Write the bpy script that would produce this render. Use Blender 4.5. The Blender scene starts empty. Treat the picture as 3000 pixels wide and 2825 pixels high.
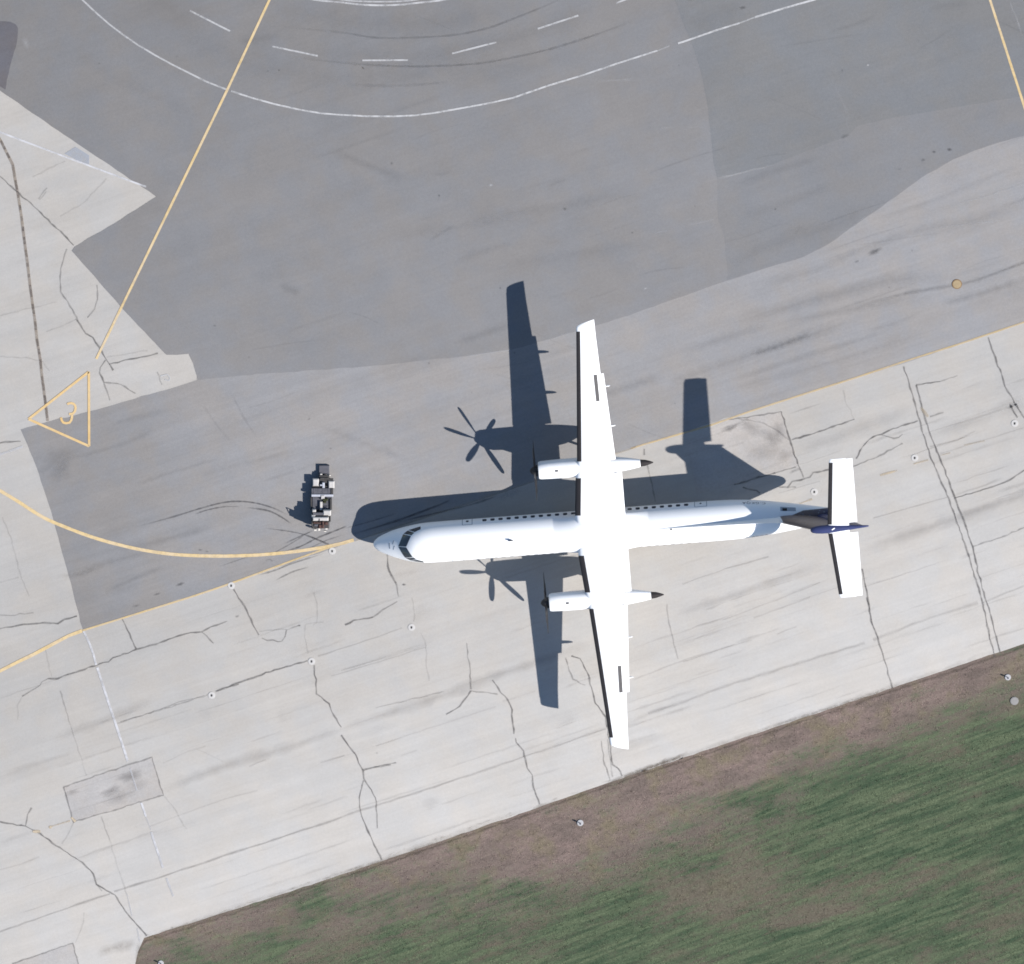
import bpy, math, random
from mathutils import Vector, Matrix
random.seed(7)
C = bpy.context.scene.collection
sc = bpy.context.scene
R = math.radians

# ------------------------------------------------------------------ camera
CAM_DIST, TILT, FRAME_W = 700.0, R(11.3), 67.9
cam_d = bpy.data.cameras.new("survey_camera")
cam_d.sensor_fit = 'HORIZONTAL'
cam_d.sensor_width = 36.0
cam_d.lens = 36.0 * CAM_DIST / FRAME_W
cam_d.clip_start, cam_d.clip_end = 5.0, 6000.0
cam = bpy.data.objects.new("survey_camera", cam_d)
C.objects.link(cam)
cam.location = (0, CAM_DIST * math.sin(TILT), CAM_DIST * math.cos(TILT))
cam.rotation_euler = (-TILT, 0, 0)
sc.camera = cam

# ------------------------------------------------------------------ light
SHADOW = Vector((-1.18, 0.48))                  # shadow of a 1 m post on the ground
SUN_EL = math.atan(1.0 / SHADOW.length)
w = bpy.data.worlds.new("World")
sc.world = w
w.use_nodes = True
nt = w.node_tree
nt.nodes.clear()
sky = nt.nodes.new("ShaderNodeTexSky")
sky.sky_type = 'NISHITA'
sky.sun_disc = False
sky.sun_elevation = SUN_EL
az = math.atan2(-SHADOW.x, -SHADOW.y)           # direction towards the sun, clockwise from +Y
sky.sun_rotation = az
sky.air_density, sky.dust_density, sky.ozone_density = 1.0, 0.2, 2.2
bg = nt.nodes.new("ShaderNodeBackground")
bg.inputs[1].default_value = 0.075
wo = nt.nodes.new("ShaderNodeOutputWorld")
nt.links.new(sky.outputs[0], bg.inputs[0])
nt.links.new(bg.outputs[0], wo.inputs[0])
sun_d = bpy.data.lights.new("sun", 'SUN')
sun_d.energy = 4.6
sun_d.angle = R(0.5)
sun_d.color = (1.0, 0.955, 0.9)
sun = bpy.data.objects.new("sun", sun_d)
C.objects.link(sun)
sun.location = (100, -40, 90)
sun.rotation_euler = Vector((SHADOW.x, SHADOW.y, -1.0)).to_track_quat('-Z', 'Y').to_euler()
sc.view_settings.view_transform = 'Standard'
sc.view_settings.look = 'None'
sc.view_settings.exposure = 0.88
sc.view_settings.gamma = 1.0
sc.cycles.filter_width = 1.7
sc.cycles.max_bounces = 6

# ------------------------------------------------------------------ photo survey -> ground
PW, PH = 3000.0, 2825.0
_f = PW * CAM_DIST / FRAME_W

def at(p, z=0.0):
    """survey pixel (3000 x 2825) -> point of the place at height z"""
    u, v = (p[0] - PW / 2) / _f, -(p[1] - PH / 2) / _f
    d = Vector((u, v, -1.0))
    ct, st = math.cos(-TILT), math.sin(-TILT)
    d = Vector((d.x, ct * d.y - st * d.z, st * d.y + ct * d.z))
    o = Vector(cam.location)
    t = (z - o.z) / d.z
    return o + d * t

def D(*pts):
    return [(x * 1.50905, y * 1.50905) for x, y in pts]

def Q(i, j, *pts):
    return [(x / 1.9875 + 1000 * i, y / 1.9875 + 942 * j) for x, y in pts]

def Z(ox, oy, s, *pts):
    return [(ox + x / s, oy + y / s) for x, y in pts]

# ------------------------------------------------------------------ object helpers
def tag(o, label=None, cat=None, group=None, kind=None):
    if label: o["label"] = label
    if cat: o["category"] = cat
    if group: o["group"] = group
    if kind: o["kind"] = kind
    return o

def mesh_obj(name, verts, faces, mat, parent=None, smooth=False, mats=None, fmat=None):
    me = bpy.data.meshes.new(name)
    me.from_pydata([tuple(v) for v in verts], [], [tuple(f) for f in faces])
    for m in (mats or [mat]):
        me.materials.append(m)
    if fmat:
        for p, k in zip(me.polygons, fmat): p.material_index = k
    if smooth:
        for p in me.polygons: p.use_smooth = True
        me.set_sharp_from_angle(angle=R(38))
    me.update()
    o = bpy.data.objects.new(name, me)
    C.objects.link(o)
    if parent: o.parent = parent
    return o

def empty(name, loc, rot=(0, 0, 0)):
    o = bpy.data.objects.new(name, None)
    C.objects.link(o)
    o.location = loc
    o.rotation_euler = rot
    o.empty_display_size = 0.5
    return o

class MB:
    """collects simple solids into one mesh"""
    def __init__(s): s.v, s.f = [], []
    def add(s, v, f):
        b = len(s.v)
        s.v += [tuple(x) for x in v]
        s.f += [tuple(i + b for i in q) for q in f]
        return s
    def box(s, x0, x1, y0, y1, z0, z1, bev=0.0):
        b = min(bev, (x1-x0)/2.2, (y1-y0)/2.2, (z1-z0)/1.1)
        if b <= 0:
            v = [(x, y, z) for z in (z0, z1) for x, y in ((x0, y0), (x1, y0), (x1, y1), (x0, y1))]
            return s.add(v, [(3,2,1,0), (4,5,6,7), (0,1,5,4), (1,2,6,5), (2,3,7,6), (3,0,4,7)])
        v = [(x0,y0,z0),(x1,y0,z0),(x1,y1,z0),(x0,y1,z0), (x0,y0,z1-b),(x1,y0,z1-b),(x1,y1,z1-b),(x0,y1,z1-b),
             (x0+b,y0+b,z1),(x1-b,y0+b,z1),(x1-b,y1-b,z1),(x0+b,y1-b,z1)]
        f = [(3,2,1,0),(8,9,10,11)]
        for i in range(4):
            j = (i+1) % 4
            f += [(i, j, 4+j, 4+i), (4+i, 4+j, 8+j, 8+i)]
        return s.add(v, f)
    def cyl(s, p0, p1, r0, r1=None, n=20):
        r1 = r0 if r1 is None else r1
        p0, p1 = Vector(p0), Vector(p1)
        a = (p1 - p0).normalized()
        u = a.orthogonal().normalized(); w_ = a.cross(u)
        v = [p + (u*math.cos(t) + w_*math.sin(t))*r for p, r in ((p0, r0), (p1, r1)) for t in [2*math.pi*i/n for i in range(n)]]
        f = [(i, (i+1) % n, n+(i+1) % n, n+i) for i in range(n)] + [tuple(range(n-1, -1, -1)), tuple(range(n, 2*n))]
        return s.add(v, f)
    def build(s, name, mat, parent=None, smooth=False):
        return mesh_obj(name, s.v, s.f, mat, parent, smooth)

def loft(rings, cap=True):
    n = len(rings[0]); v = [p for r in rings for p in r]; f = []
    for k in range(len(rings)-1):
        for i in range(n):
            j = (i+1) % n
            f.append((k*n+i, k*n+j, (k+1)*n+j, (k+1)*n+i))
    if cap:
        f.append(tuple(range(n-1, -1, -1)))
        b = (len(rings)-1)*n
        f.append(tuple(range(b, b+n)))
    return v, f

def smooth_poly(pts, n=8):
    if len(pts) < 3: return list(pts)
    out = []
    P = [pts[0]*2 - pts[1]] + list(pts) + [pts[-1]*2 - pts[-2]]
    for i in range(1, len(P)-2):
        a, b, c, d = P[i-1:i+3]
        for k in range(n):
            t = k/n
            out.append(0.5*((2*b) + (c-a)*t + (2*a-5*b+4*c-d)*t*t + (3*b-a-3*c+d)*t**3))
    out.append(pts[-1])
    return out

def resample(pts, step):
    out = [pts[0]]
    for a, b in zip(pts, pts[1:]):
        n = max(1, int((b-a).length/step))
        out += [a + (b-a)*(k/n) for k in range(1, n+1)]
    return out

class Strips:
    """flat ribbons laid on the pavement, with a per-vertex cover value"""
    def __init__(s, z): s.v, s.f, s.a, s.z = [], [], [], z
    def line(s, px, width, alpha=1.0, curve=False, jitter=0.0, soft=0.35, step=0.5, taper=False, wvar=0.0):
        pts = [at(p) for p in px]
        pts = [Vector((p.x, p.y, 0)) for p in pts]
        if curve: pts = smooth_poly(pts, 10)
        if jitter or wvar or taper: pts = resample(pts, step)
        if jitter:
            q = []
            for i, p in enumerate(pts):
                if 0 < i < len(pts)-1:
                    t = (pts[i+1]-pts[i-1]).normalized()
                    p = p + Vector((-t.y, t.x, 0))*random.gauss(0, jitter)
                q.append(p)
            pts = q
        b0 = len(s.v); n = len(pts); K = 4
        for i, p in enumerate(pts):
            t = (pts[min(i+1, n-1)]-pts[max(i-1, 0)]).normalized()
            nn = Vector((-t.y, t.x, 0))
            wd = width*(1+random.uniform(-wvar, wvar))
            al = alpha*(1+random.uniform(-wvar, wvar)*0.6)
            if taper:
                e = min(i, n-1-i)/max(1, n-1)
                al *= min(1.0, e*5+0.0)
            h = wd/2
            for off, m in ((-h, 0.0), (-h*(1-soft), 1.0), (h*(1-soft), 1.0), (h, 0.0)):
                q = p + nn*off
                s.v.append((q.x, q.y, s.z)); s.a.append(min(1, al*m) if soft > 0 else min(1, al))
        for i in range(n-1):
            for k in range(K-1):
                a = b0+i*K+k
                s.f.append((a, a+K, a+K+1, a+1))
        s.z += 0.00002
        return s
    def blob(s, c, rx, ry, ang, alpha, n=18, irregular=0.25):
        p = at(c); b0 = len(s.v)
        s.v.append((p.x, p.y, s.z)); s.a.append(alpha)
        for i in range(n):
            t = 2*math.pi*i/n
            k = 1+random.uniform(-irregular, irregular)
            x, y = rx*math.cos(t)*k, ry*math.sin(t)*k
            s.v.append((p.x+x*math.cos(ang)-y*math.sin(ang), p.y+x*math.sin(ang)+y*math.cos(ang), s.z)); s.a.append(0.0)
        for i in range(n): s.f.append((b0, b0+1+i, b0+1+(i+1) % n))
        s.z += 0.00002
        return s
    def build(s, name, mat, label=None, parent=None):
        o = mesh_obj(name, s.v, s.f, mat, parent)
        at_ = o.data.color_attributes.new("cover", 'FLOAT_COLOR', 'POINT')
        for i, a in enumerate(s.a): at_.data[i].color = (a, a, a, 1)
        tag(o, label, kind="structure")
        return o

# ------------------------------------------------------------------ materials
def srgb(r, g, b, k=1.0):
    return tuple(((c/255/12.92) if c/255 <= 0.04045 else ((c/255+0.055)/1.055)**2.4)*k for c in (r, g, b)) + (1,)

K = 0.503     # sunlit sRGB look -> base colour

class NT:
    def __init__(s, name):
        s.m = bpy.data.materials.new(name); s.m.use_nodes = True
        s.t = s.m.node_tree; s.t.nodes.clear()
        s.out = s.n("ShaderNodeOutputMaterial")
    def n(s, typ, **kw):
        x = s.t.nodes.new(typ)
        for k, v in kw.items(): setattr(x, k, v)
        return x
    def l(s, a, b): s.t.links.new(a, b)
    def val(s, x, inp):
        if isinstance(x, (int, float, tuple)): inp.default_value = x
        else: s.l(x, inp)
    def coords(s, rot=0.0, scale=(1, 1, 1), loc=(0, 0, 0)):
        tc = s.n("ShaderNodeTexCoord")
        r = s.n("ShaderNodeMapping"); r.inputs['Rotation'].default_value = (0, 0, rot); r.inputs['Location'].default_value = loc
        s.l(tc.outputs['Object'], r.inputs[0])
        m = s.n("ShaderNodeMapping"); m.inputs['Scale'].default_value = scale
        s.l(r.outputs[0], m.inputs[0])
        return m.outputs[0]
    def noise(s, co, scale, detail=4, rough=0.55, dist=0.0):
        x = s.n("ShaderNodeTexNoise")
        x.inputs['Scale'].default_value = scale; x.inputs['Detail'].default_value = detail
        x.inputs['Roughness'].default_value = rough; x.inputs['Distortion'].default_value = dist
        s.l(co, x.inputs['Vector'])
        return x.outputs['Fac']
    def ramp(s, f, a, b, lo=0.0, hi=1.0):
        x = s.n("ShaderNodeMapRange"); x.interpolation_type = 'SMOOTHSTEP'
        s.val(f, x.inputs['Value'])
        x.inputs['From Min'].default_value, x.inputs['From Max'].default_value = a, b
        x.inputs['To Min'].default_value, x.inputs['To Max'].default_value = lo, hi
        return x.outputs[0]
    def lin(s, f, a, b, lo, hi):
        x = s.n("ShaderNodeMapRange"); x.clamp = True
        s.val(f, x.inputs['Value'])
        x.inputs['From Min'].default_value, x.inputs['From Max'].default_value = a, b
        x.inputs['To Min'].default_value, x.inputs['To Max'].default_value = lo, hi
        return x.outputs[0]
    def math(s, op, a, b=0.0):
        x = s.n("ShaderNodeMath", operation=op)
        s.val(a, x.inputs[0]); s.val(b, x.inputs[1])
        return x.outputs[0]
    def mix(s, f, a, b, mode='MIX'):
        x = s.n("ShaderNodeMix", data_type='RGBA', blend_type=mode)
        s.val(f, x.inputs[0]); s.val(a, x.inputs[6]); s.val(b, x.inputs[7])
        return x.outputs[2]
    def scale(s, col, f):
        x = s.n("ShaderNodeVectorMath", operation='SCALE')
        s.l(col, x.inputs[0]) if not isinstance(col, tuple) else setattr(x.inputs[0], 'default_value', col[:3])
        s.val(f, x.inputs['Scale'])
        return x.outputs[0]
    def xyz(s, co):
        x = s.n("ShaderNodeSeparateXYZ"); s.l(co, x.inputs[0]); return x.outputs
    def bsdf(s, col, rough=0.9, spec=0.2, metal=0.0, bump=None, bstr=0.3, bdist=0.02):
        p = s.n("ShaderNodeBsdfPrincipled")
        s.val(col, p.inputs['Base Color']); s.val(rough, p.inputs['Roughness'])
        p.inputs['Specular IOR Level'].default_value = spec
        p.inputs['Metallic'].default_value = metal
        if bump is not None:
            b = s.n("ShaderNodeBump"); b.inputs['Strength'].default_value = bstr; b.inputs['Distance'].default_value = bdist
            s.l(bump, b.inputs['Height']); s.l(b.outputs[0], p.inputs['Normal'])
        return p.outputs[0]
    def done(s, sh): s.l(sh, s.out.inputs[0]); return s.m

LANE = R(18.2)

def pavement(name, col, streak=0.07, blotch=0.08, grain=0.06, warm=0.03, across=None, speck=0.0):
    t = NT(name)
    co = t.coords(-LANE)
    st1 = t.noise(t.coords(-LANE, (0.035, 1.0, 1)), 0.9, 5, 0.6)
    st2 = t.noise(t.coords(-LANE, (0.05, 1.0, 1), (13, 4, 0)), 3.2, 4, 0.65)
    bl = t.noise(co, 0.11, 4, 0.6, 0.4)
    bl2 = t.noise(t.coords(0.3, (1, 1, 1), (40, 9, 0)), 0.6, 5, 0.65)
    gr = t.noise(co, 5.5, 3, 0.7)
    gr2 = t.noise(co, 17.0, 2, 0.7)
    f = t.lin(st1, 0.25, 0.75, 1-streak, 1+streak)
    f = t.math('MULTIPLY', f, t.lin(st2, 0.25, 0.75, 1-streak*0.7, 1+streak*0.7))
    f = t.math('MULTIPLY', f, t.lin(bl, 0.25, 0.75, 1-blotch, 1+blotch))
    f = t.math('MULTIPLY', f, t.lin(bl2, 0.25, 0.75, 1-blotch*0.6, 1+blotch*0.6))
    f = t.math('MULTIPLY', f, t.lin(gr, 0.25, 0.75, 1-grain, 1+grain))
    f = t.math('MULTIPLY', f, t.lin(gr2, 0.25, 0.75, 1-grain*1.5, 1+grain*1.5))
    if across:
        y = t.xyz(co)
        for axis, a, b, lo, hi in across:
            f = t.math('MULTIPLY', f, t.ramp(y[axis], a, b, lo, hi))
    hue = t.noise(t.coords(0.9, (1, 1, 1), (5, 77, 0)), 0.35, 3, 0.6)
    c2 = tuple(c*k for c, k in zip(col[:3], (1+warm, 1.0, 1-warm*1.3))) + (1,)
    c1 = tuple(c*k for c, k in zip(col[:3], (1-warm, 1.0, 1+warm*1.3))) + (1,)
    base = t.mix(t.ramp(hue, 0.35, 0.65), c1, c2)
    if speck:
        vz = t.noise(co, 2.3, 6, 0.8)
        f = t.math('MULTIPLY', f, t.ramp(vz, 0.66, 0.74, 1.0, 1-speck))
    return t.done(t.bsdf(t.scale(base, f), 0.92, 0.15, bump=gr2, bstr=0.15, bdist=0.01))

def cover_mat(name, col, wear=0.0, wear_scale=3.0, rough=0.85, col2=None):
    t = NT(name)
    a = t.n("ShaderNodeVertexColor", layer_name="cover")
    fac = a.outputs['Color']
    sep = t.n("ShaderNodeSeparateColor"); t.l(fac, sep.inputs[0])
    fac = sep.outputs[0]
    nz = t.noise(t.coords(), wear_scale, 5, 0.7)
    if wear: fac = t.math('MULTIPLY', fac, t.ramp(nz, 0.5-0.22, 0.5+0.1, 1-wear, 1.0))
    c = col
    if col2: c = t.mix(t.ramp(t.noise(t.coords(0.4), 0.8, 4, 0.6), 0.35, 0.65), col, col2)
    d = t.bsdf(c, rough, 0.2)
    tr = t.n("ShaderNodeBsdfTransparent")
    mx = t.n("ShaderNodeMixShader")
    t.l(fac, mx.inputs[0]); t.l(tr.outputs[0], mx.inputs[1]); t.l(d, mx.inputs[2])
    return t.done(mx.outputs[0])

def plain(name, col, rough=0.5, spec=0.4, metal=0.0, var=0.06, scale=4.0):
    t = NT(name)
    nz = t.noise(t.coords(), scale, 4, 0.6)
    return t.done(t.bsdf(t.scale(col, t.lin(nz, 0.25, 0.75, 1-var, 1+var)), rough, spec, metal))

# ------------------------------------------------------------------ materials of the setting
M_CONC = pavement("worn_concrete", srgb(217, 213, 208, K), 0.05, 0.055, 0.04, 0.014,
                  across=[(1, -22, -1, 1.09, 0.90), (0, -36, -6, 0.955, 1.0), (1, -1, 14, 1.0, 1.02)])
M_TAXI = pavement("taxiway_asphalt", srgb(174, 172, 172, K), 0.06, 0.065, 0.06, 0.025,
                  across=[(0, -36, -6, 0.79, 1.0), (0, 2, 34, 1.0, 1.03)])
M_APRON = pavement("apron_asphalt", srgb(152, 151, 152, K), 0.03, 0.06, 0.055, 0.022,
                   across=[(1, 8, 40, 1.07, 0.90)])
M_PANEL = pavement("newer_asphalt", srgb(144, 145, 147, K), 0.03, 0.05, 0.055, 0.02)
M_PANEL2 = pavement("later_asphalt", srgb(149, 149, 151, K), 0.03, 0.05, 0.055, 0.02, across=[(1, 8, 40, 1.03, 0.95)])
M_REPAIR = pavement("repair_concrete", srgb(204, 199, 195, K), 0.04, 0.10, 0.07, 0.02, speck=0.09)
M_BROWNPATCH = pavement("brown_asphalt_patch", srgb(121, 119, 124, K), 0.05, 0.08, 0.06, 0.03)

def grass_mat(name, lift=1.0, tuft=False):
    t = NT(name)
    co = t.coords(-LANE)
    xy = t.xyz(co)
    depth = t.math('MAXIMUM', t.math('SUBTRACT', -21.2, xy[1]), t.math('SUBTRACT', xy[1], 60.0))
    depth = t.math('ADD', depth, t.ramp(xy[0], 7.0, 22.0, 0.0, 3.2))
    depth = t.math('ADD', depth, t.ramp(xy[0], -10.0, -24.0, 0.0, 3.0))
    n1 = t.noise(t.coords(-LANE, (0.35, 1, 1)), 0.16, 5, 0.62, 0.6)
    n2 = t.noise(t.coords(-LANE, (0.4, 1, 1), (3, 31, 0)), 0.75, 5, 0.7)
    n3 = t.noise(t.coords(R(-21), (0.08, 1, 1), (9, 2, 0)), 2.8, 4, 0.65)
    n4 = t.noise(co, 5.0, 4, 0.75)
    n5 = t.noise(t.coords(0.2, (1, 1, 1), (1, 8, 0)), 16.0, 3, 0.8)
    g = t.lin(depth, 1.0, 8.5, -0.34, 0.22)
    g = t.math('ADD', g, t.lin(n1, 0.2, 0.8, -0.52, 0.52))
    g = t.math('ADD', g, t.lin(n2, 0.2, 0.8, -0.40, 0.40))
    g = t.math('ADD', g, t.math('MULTIPLY', t.lin(n3, 0.25, 0.75, -0.30, 0.30), t.ramp(depth, 3.0, 9.0)))
    g = t.math('ADD', g, t.lin(n4, 0.25, 0.75, -0.16, 0.16))
    for cx, cy, sx, sy, dep_ in ((4.4, -30.8, 5.0, 1.6, .5), (-9.5, -30.5, 3.0, 1.5, .3), (-4.0, -25.0, 4.0, 2.0, .3), (13.5, -33.8, 6.0, 1.2, .35), (-1.0, -36.5, 5.0, 1.6, .4)):
        dx = t.math('MULTIPLY', t.math('ADD', xy[0], -cx), 1/sx); dy = t.math('MULTIPLY', t.math('ADD', xy[1], -cy), 1/sy)
        r2 = t.math('ADD', t.math('MULTIPLY', dx, dx), t.math('MULTIPLY', dy, dy))
        g = t.math('SUBTRACT', g, t.ramp(r2, 2.2, 0.0, 0.0, dep_*.55))
    mask = t.ramp(g, -0.26, 0.30)
    soil = t.mix(t.ramp(n2, 0.35, 0.65), srgb(131, 118, 111, K*lift), srgb(157, 138, 131, K*lift))
    soil = t.mix(t.ramp(t.noise(t.coords(0.5, (1, 1, 1), (70, 0, 0)), 0.5, 4, 0.6), 0.45, 0.7), soil, srgb(142, 131, 112, K*lift))
    soil = t.mix(t.ramp(depth, 4.0, 9.0, 0.0, 0.75), soil, srgb(118, 114, 98, K*lift))
    green = t.mix(t.ramp(n3, 0.35, 0.65), srgb(79, 99, 77, K*lift), srgb(109, 121, 95, K*lift))
    green = t.mix(t.ramp(t.noise(t.coords(-LANE, (0.3, 1, 1), (20, 50, 0)), 0.45, 4, 0.6), 0.55, 0.75), green, srgb(118, 113, 98, K*lift))
    c = t.mix(mask, soil, green)
    f = t.math('MULTIPLY', t.lin(n4, 0.25, 0.75, 0.78, 1.22), t.lin(n5, 0.25, 0.75, 0.64, 1.36))
    f = t.math('MULTIPLY', f, t.lin(n3, 0.25, 0.75, 0.88, 1.12))
    c = t.scale(c, f)
    return t.done(t.bsdf(c, 0.95, 0.1, bump=n5, bstr=0.5, bdist=0.03))

M_GRASS = grass_mat("thin_grass_soil")
M_TUFT = grass_mat("grass_blades", 1.5)

YEL = srgb(254, 224, 166, K); YEL2 = srgb(250, 226, 186, K)
M_YEL = cover_mat("yellow_paint", YEL, 0.25, 2.2, col2=YEL2)
M_YELS = cover_mat("yellow_symbol_paint", srgb(252, 214, 150, K), 0.15, 2.2, col2=srgb(252, 220, 166, K))
M_YELOLD = cover_mat("faded_yellow_paint", srgb(225, 208, 182, K), 0.7, 2.5)
M_TAN = cover_mat("blacked_out_paint", srgb(168, 152, 142, K), 0.55, 3.0, col2=srgb(182, 166, 148, K))
M_BLK = cover_mat("blackout_paint", srgb(112, 105, 104, K), 0.5, 3.0)
M_WHT = cover_mat("white_paint", srgb(226, 226, 228, K), 0.6, 1.7)
M_WHTOLD = cover_mat("faded_white_paint", srgb(236, 236, 240, K), 0.6, 1.3)
M_BLUEP = cover_mat("pale_blue_paint", srgb(203, 210, 223, K), 0.5, 1.6)
M_CRACK = cover_mat("crack_sealant", srgb(104, 101, 101, K), 0.45, 3.0)
M_SEAM = cover_mat("joint_grime", srgb(128, 122, 120, K), 0.4, 1.1)
M_TYRE = cover_mat("tyre_rubber", srgb(74, 74, 80, K), 0.5, 2.2)
M_STAIN = cover_mat("oil_stain", srgb(92, 90, 94, K), 0.7, 1.2)
M_PALE = cover_mat("pale_scuff", srgb(222, 222, 224, K), 0.8, 1.8)
M_SOILD = cover_mat("damp_soil", srgb(92, 84, 72, K), 0.6, 2.0)
M_EARTH = cover_mat("blown_soil", srgb(150, 138, 126, K), 0.8, 2.4)

# ------------------------------------------------------------------ ground sheets
def sheet(name, px, z, mat, label, jit=0.0, step=0.4, skip=()):
    pts = [at(p) for p in px]
    pts = [Vector((p.x, p.y, z)) for p in pts]
    out = []
    n = len(pts)
    for i in range(n):
        a, b = pts[i], pts[(i+1) % n]
        if jit and i not in skip and (b-a).length < 150:
            d = (b-a).normalized(); nn = Vector((-d.y, d.x, 0))
            k = max(1, int((b-a).length/step))
            for j in range(k):
                o = random.gauss(0, jit) if j else 0
                out.append(a+(b-a)*(j/k)+nn*o)
        else:
            out.append(a)
    from mathutils.geometry import tessellate_polygon
    tri = tessellate_polygon([out])
    o = mesh_obj(name, out, tri, mat)
    me = o.data
    if me.polygons[0].normal.z < 0: me.flip_normals()
    return tag(o, label, kind="structure")

gf = mesh_obj("grass_field", [(-2500, -2500, -.05), (2500, -2500, -.05), (2500, 2500, -.05), (-2500, 2500, -.05)], [(0, 1, 2, 3)], M_GRASS)
tag(gf, "patchy brown and green grass field below the pale concrete edge", kind="structure")

sheet("concrete_pavement", D((-3000, 2900), (-120, 1955), (120, 1876), (262, 1874), (268, 1848), (280, 1821), (520, 1745), (742, 1672), (1050, 1566), (1190, 1517), (1460, 1427),
      (1735, 1335), (1988, 1250), (2600, 1046), (6000, -90), (6000, -4000), (-4000, -4000)), 0.0, M_CONC,
      "pale worn concrete pavement with sealed cracks beside the grass", 0.016, 0.5, skip=(0, 12, 13, 14, 15, 16))

EDGE_A = D((323, 689), (366, 687), (375, 706), (385, 738), (470, 729), (620, 718), (760, 707), (900, 692), (1000, 677), (1100, 649), (1190, 622), (1300, 584), (1400, 549),
           (1480, 523), (1560, 499), (1610, 473), (1650, 444), (1700, 410), (1750, 374), (1800, 338), (1850, 310), (1920, 283), (1988, 264), (2300, 190), (4000, -240))
sheet("asphalt_taxiway", D((40, 834), (100, 817), (190, 795), (290, 766), (340, 752), (382, 738), (383, 560), (900, 560), (1400, 450), (1988, 200), (4000, -300), (4000, -20), (1988, 626), (1760, 704), (1520, 777), (1250, 863),
      (1000, 948), (690, 1051), (450, 1131), (300, 1179), (161, 1222), (130, 1105), (100, 995), (70, 905)), 0.004, M_TAXI,
      "grey asphalt taxiway band under the aircraft nose", 0.02, 0.5, skip=(5, 6, 7, 8, 9, 10))
sheet("asphalt_apron", EDGE_A + D((4000, -4000), (-900, -4000), (-900, -430), (0, 176), (150, 279), (303, 382), (222, 434), (145, 479), (139, 487), (172, 524), (213, 571), (270, 634)),
      0.008, M_APRON, "dark grey asphalt apron filling the upper part", 0.02, 0.5, skip=(24, 25, 26, 27))
sheet("asphalt_panel", Q(2, 0, (-60, -40), (10, 150), (60, 270), (105, 410), (132, 540), (150, 640), (165, 800), (180, 950), (200, 1034), (380, 1000), (530, 957), (720, 880), (960, 795), (1010, 740), (1200, 690), (1987, 560), (2400, 500), (2400, -60)),
      0.012, M_PANEL, "slightly darker newer asphalt panel at the upper right", 0.015, 0.5)
sheet("asphalt_panel", Q(2, 0, (10, 150), (60, 270), (105, 410), (132, 540), (150, 640), (165, 800), (180, 950), (200, 1034), (206, 1270), (240, 1370), (264, 1600)) +
      D((1411, 544), (1480, 522), (1560, 498), (1610, 472), (1650, 443), (1700, 409), (1750, 373), (1800, 337), (1850, 309), (1920, 282), (1988, 263), (2300, 189), (2300, -60), (1325, -60)),
      0.010, M_PANEL2, "wide faintly darker asphalt area right of a straight joint", 0.012, 0.5)
sheet("brown_asphalt_patch", Q(0, 0, (-60, 120), (60, 128), (92, 142), (105, 165), (98, 250), (60, 380), (32, 522), (-60, 470)), 0.013, M_BROWNPATCH,
      "brownish dark asphalt patch on the upper left border", 0.02, 0.3)
P1 = Q(0, 2, (370, 838), (885, 665), (950, 885), (430, 1043))
P2 = Q(0, 2, (70, 1868), (425, 1748), (460, 1880), (480, 1960), (60, 2000))
sheet("concrete_repair", P1, 0.004, M_REPAIR, "rectangular concrete repair panel crossed by the faded white line", 0.01)
sheet("concrete_repair", P2, 0.004, M_REPAIR, "concrete repair panel cut by the bottom border", 0.01)
P3 = Q(2, 1, (270, 570), (325, 566), (575, 525), (625, 690), (690, 880), (660, 848), (540, 882), (300, 950), (80, 1010), (20, 700))
sheet("concrete_repair", P3, 0.006, M_REPAIR, "concrete repair panel half under the tail fin shadow", 0.01)

# ------------------------------------------------------------------ sealed cracks
cr = Strips(0.0150)
J = dict(jitter=0.022, wvar=0.45, step=0.28, soft=0.75)
def crack(px, k, **kw):
    wd, al = {'S': (0.145, 0.50), 'M': (0.13, 0.34), 'L': (0.12, 0.21), 'F': (0.12, 0.12)}[k]
    cr.line(px, wd, al, **{**J, **kw})
Z1 = lambda *p: Z(0, 1700, 2.836, *p)
Z2 = lambda *p: Z(600, 1600, 2.836, *p)
Z3 = lambda *p: Z(1850, 1750, 2.485, *p)
q00 = lambda *p: Q(0, 0, *p)
q10 = lambda *p: Q(1, 0, *p)
q20 = lambda *p: Q(2, 0, *p)
q01 = lambda *p: Q(0, 1, *p)
q21 = lambda *p: Q(2, 1, *p)
q02 = lambda *p: Q(0, 2, *p)
q12 = lambda *p: Q(1, 2, *p)
q22 = lambda *p: Q(2, 2, *p)
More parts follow.
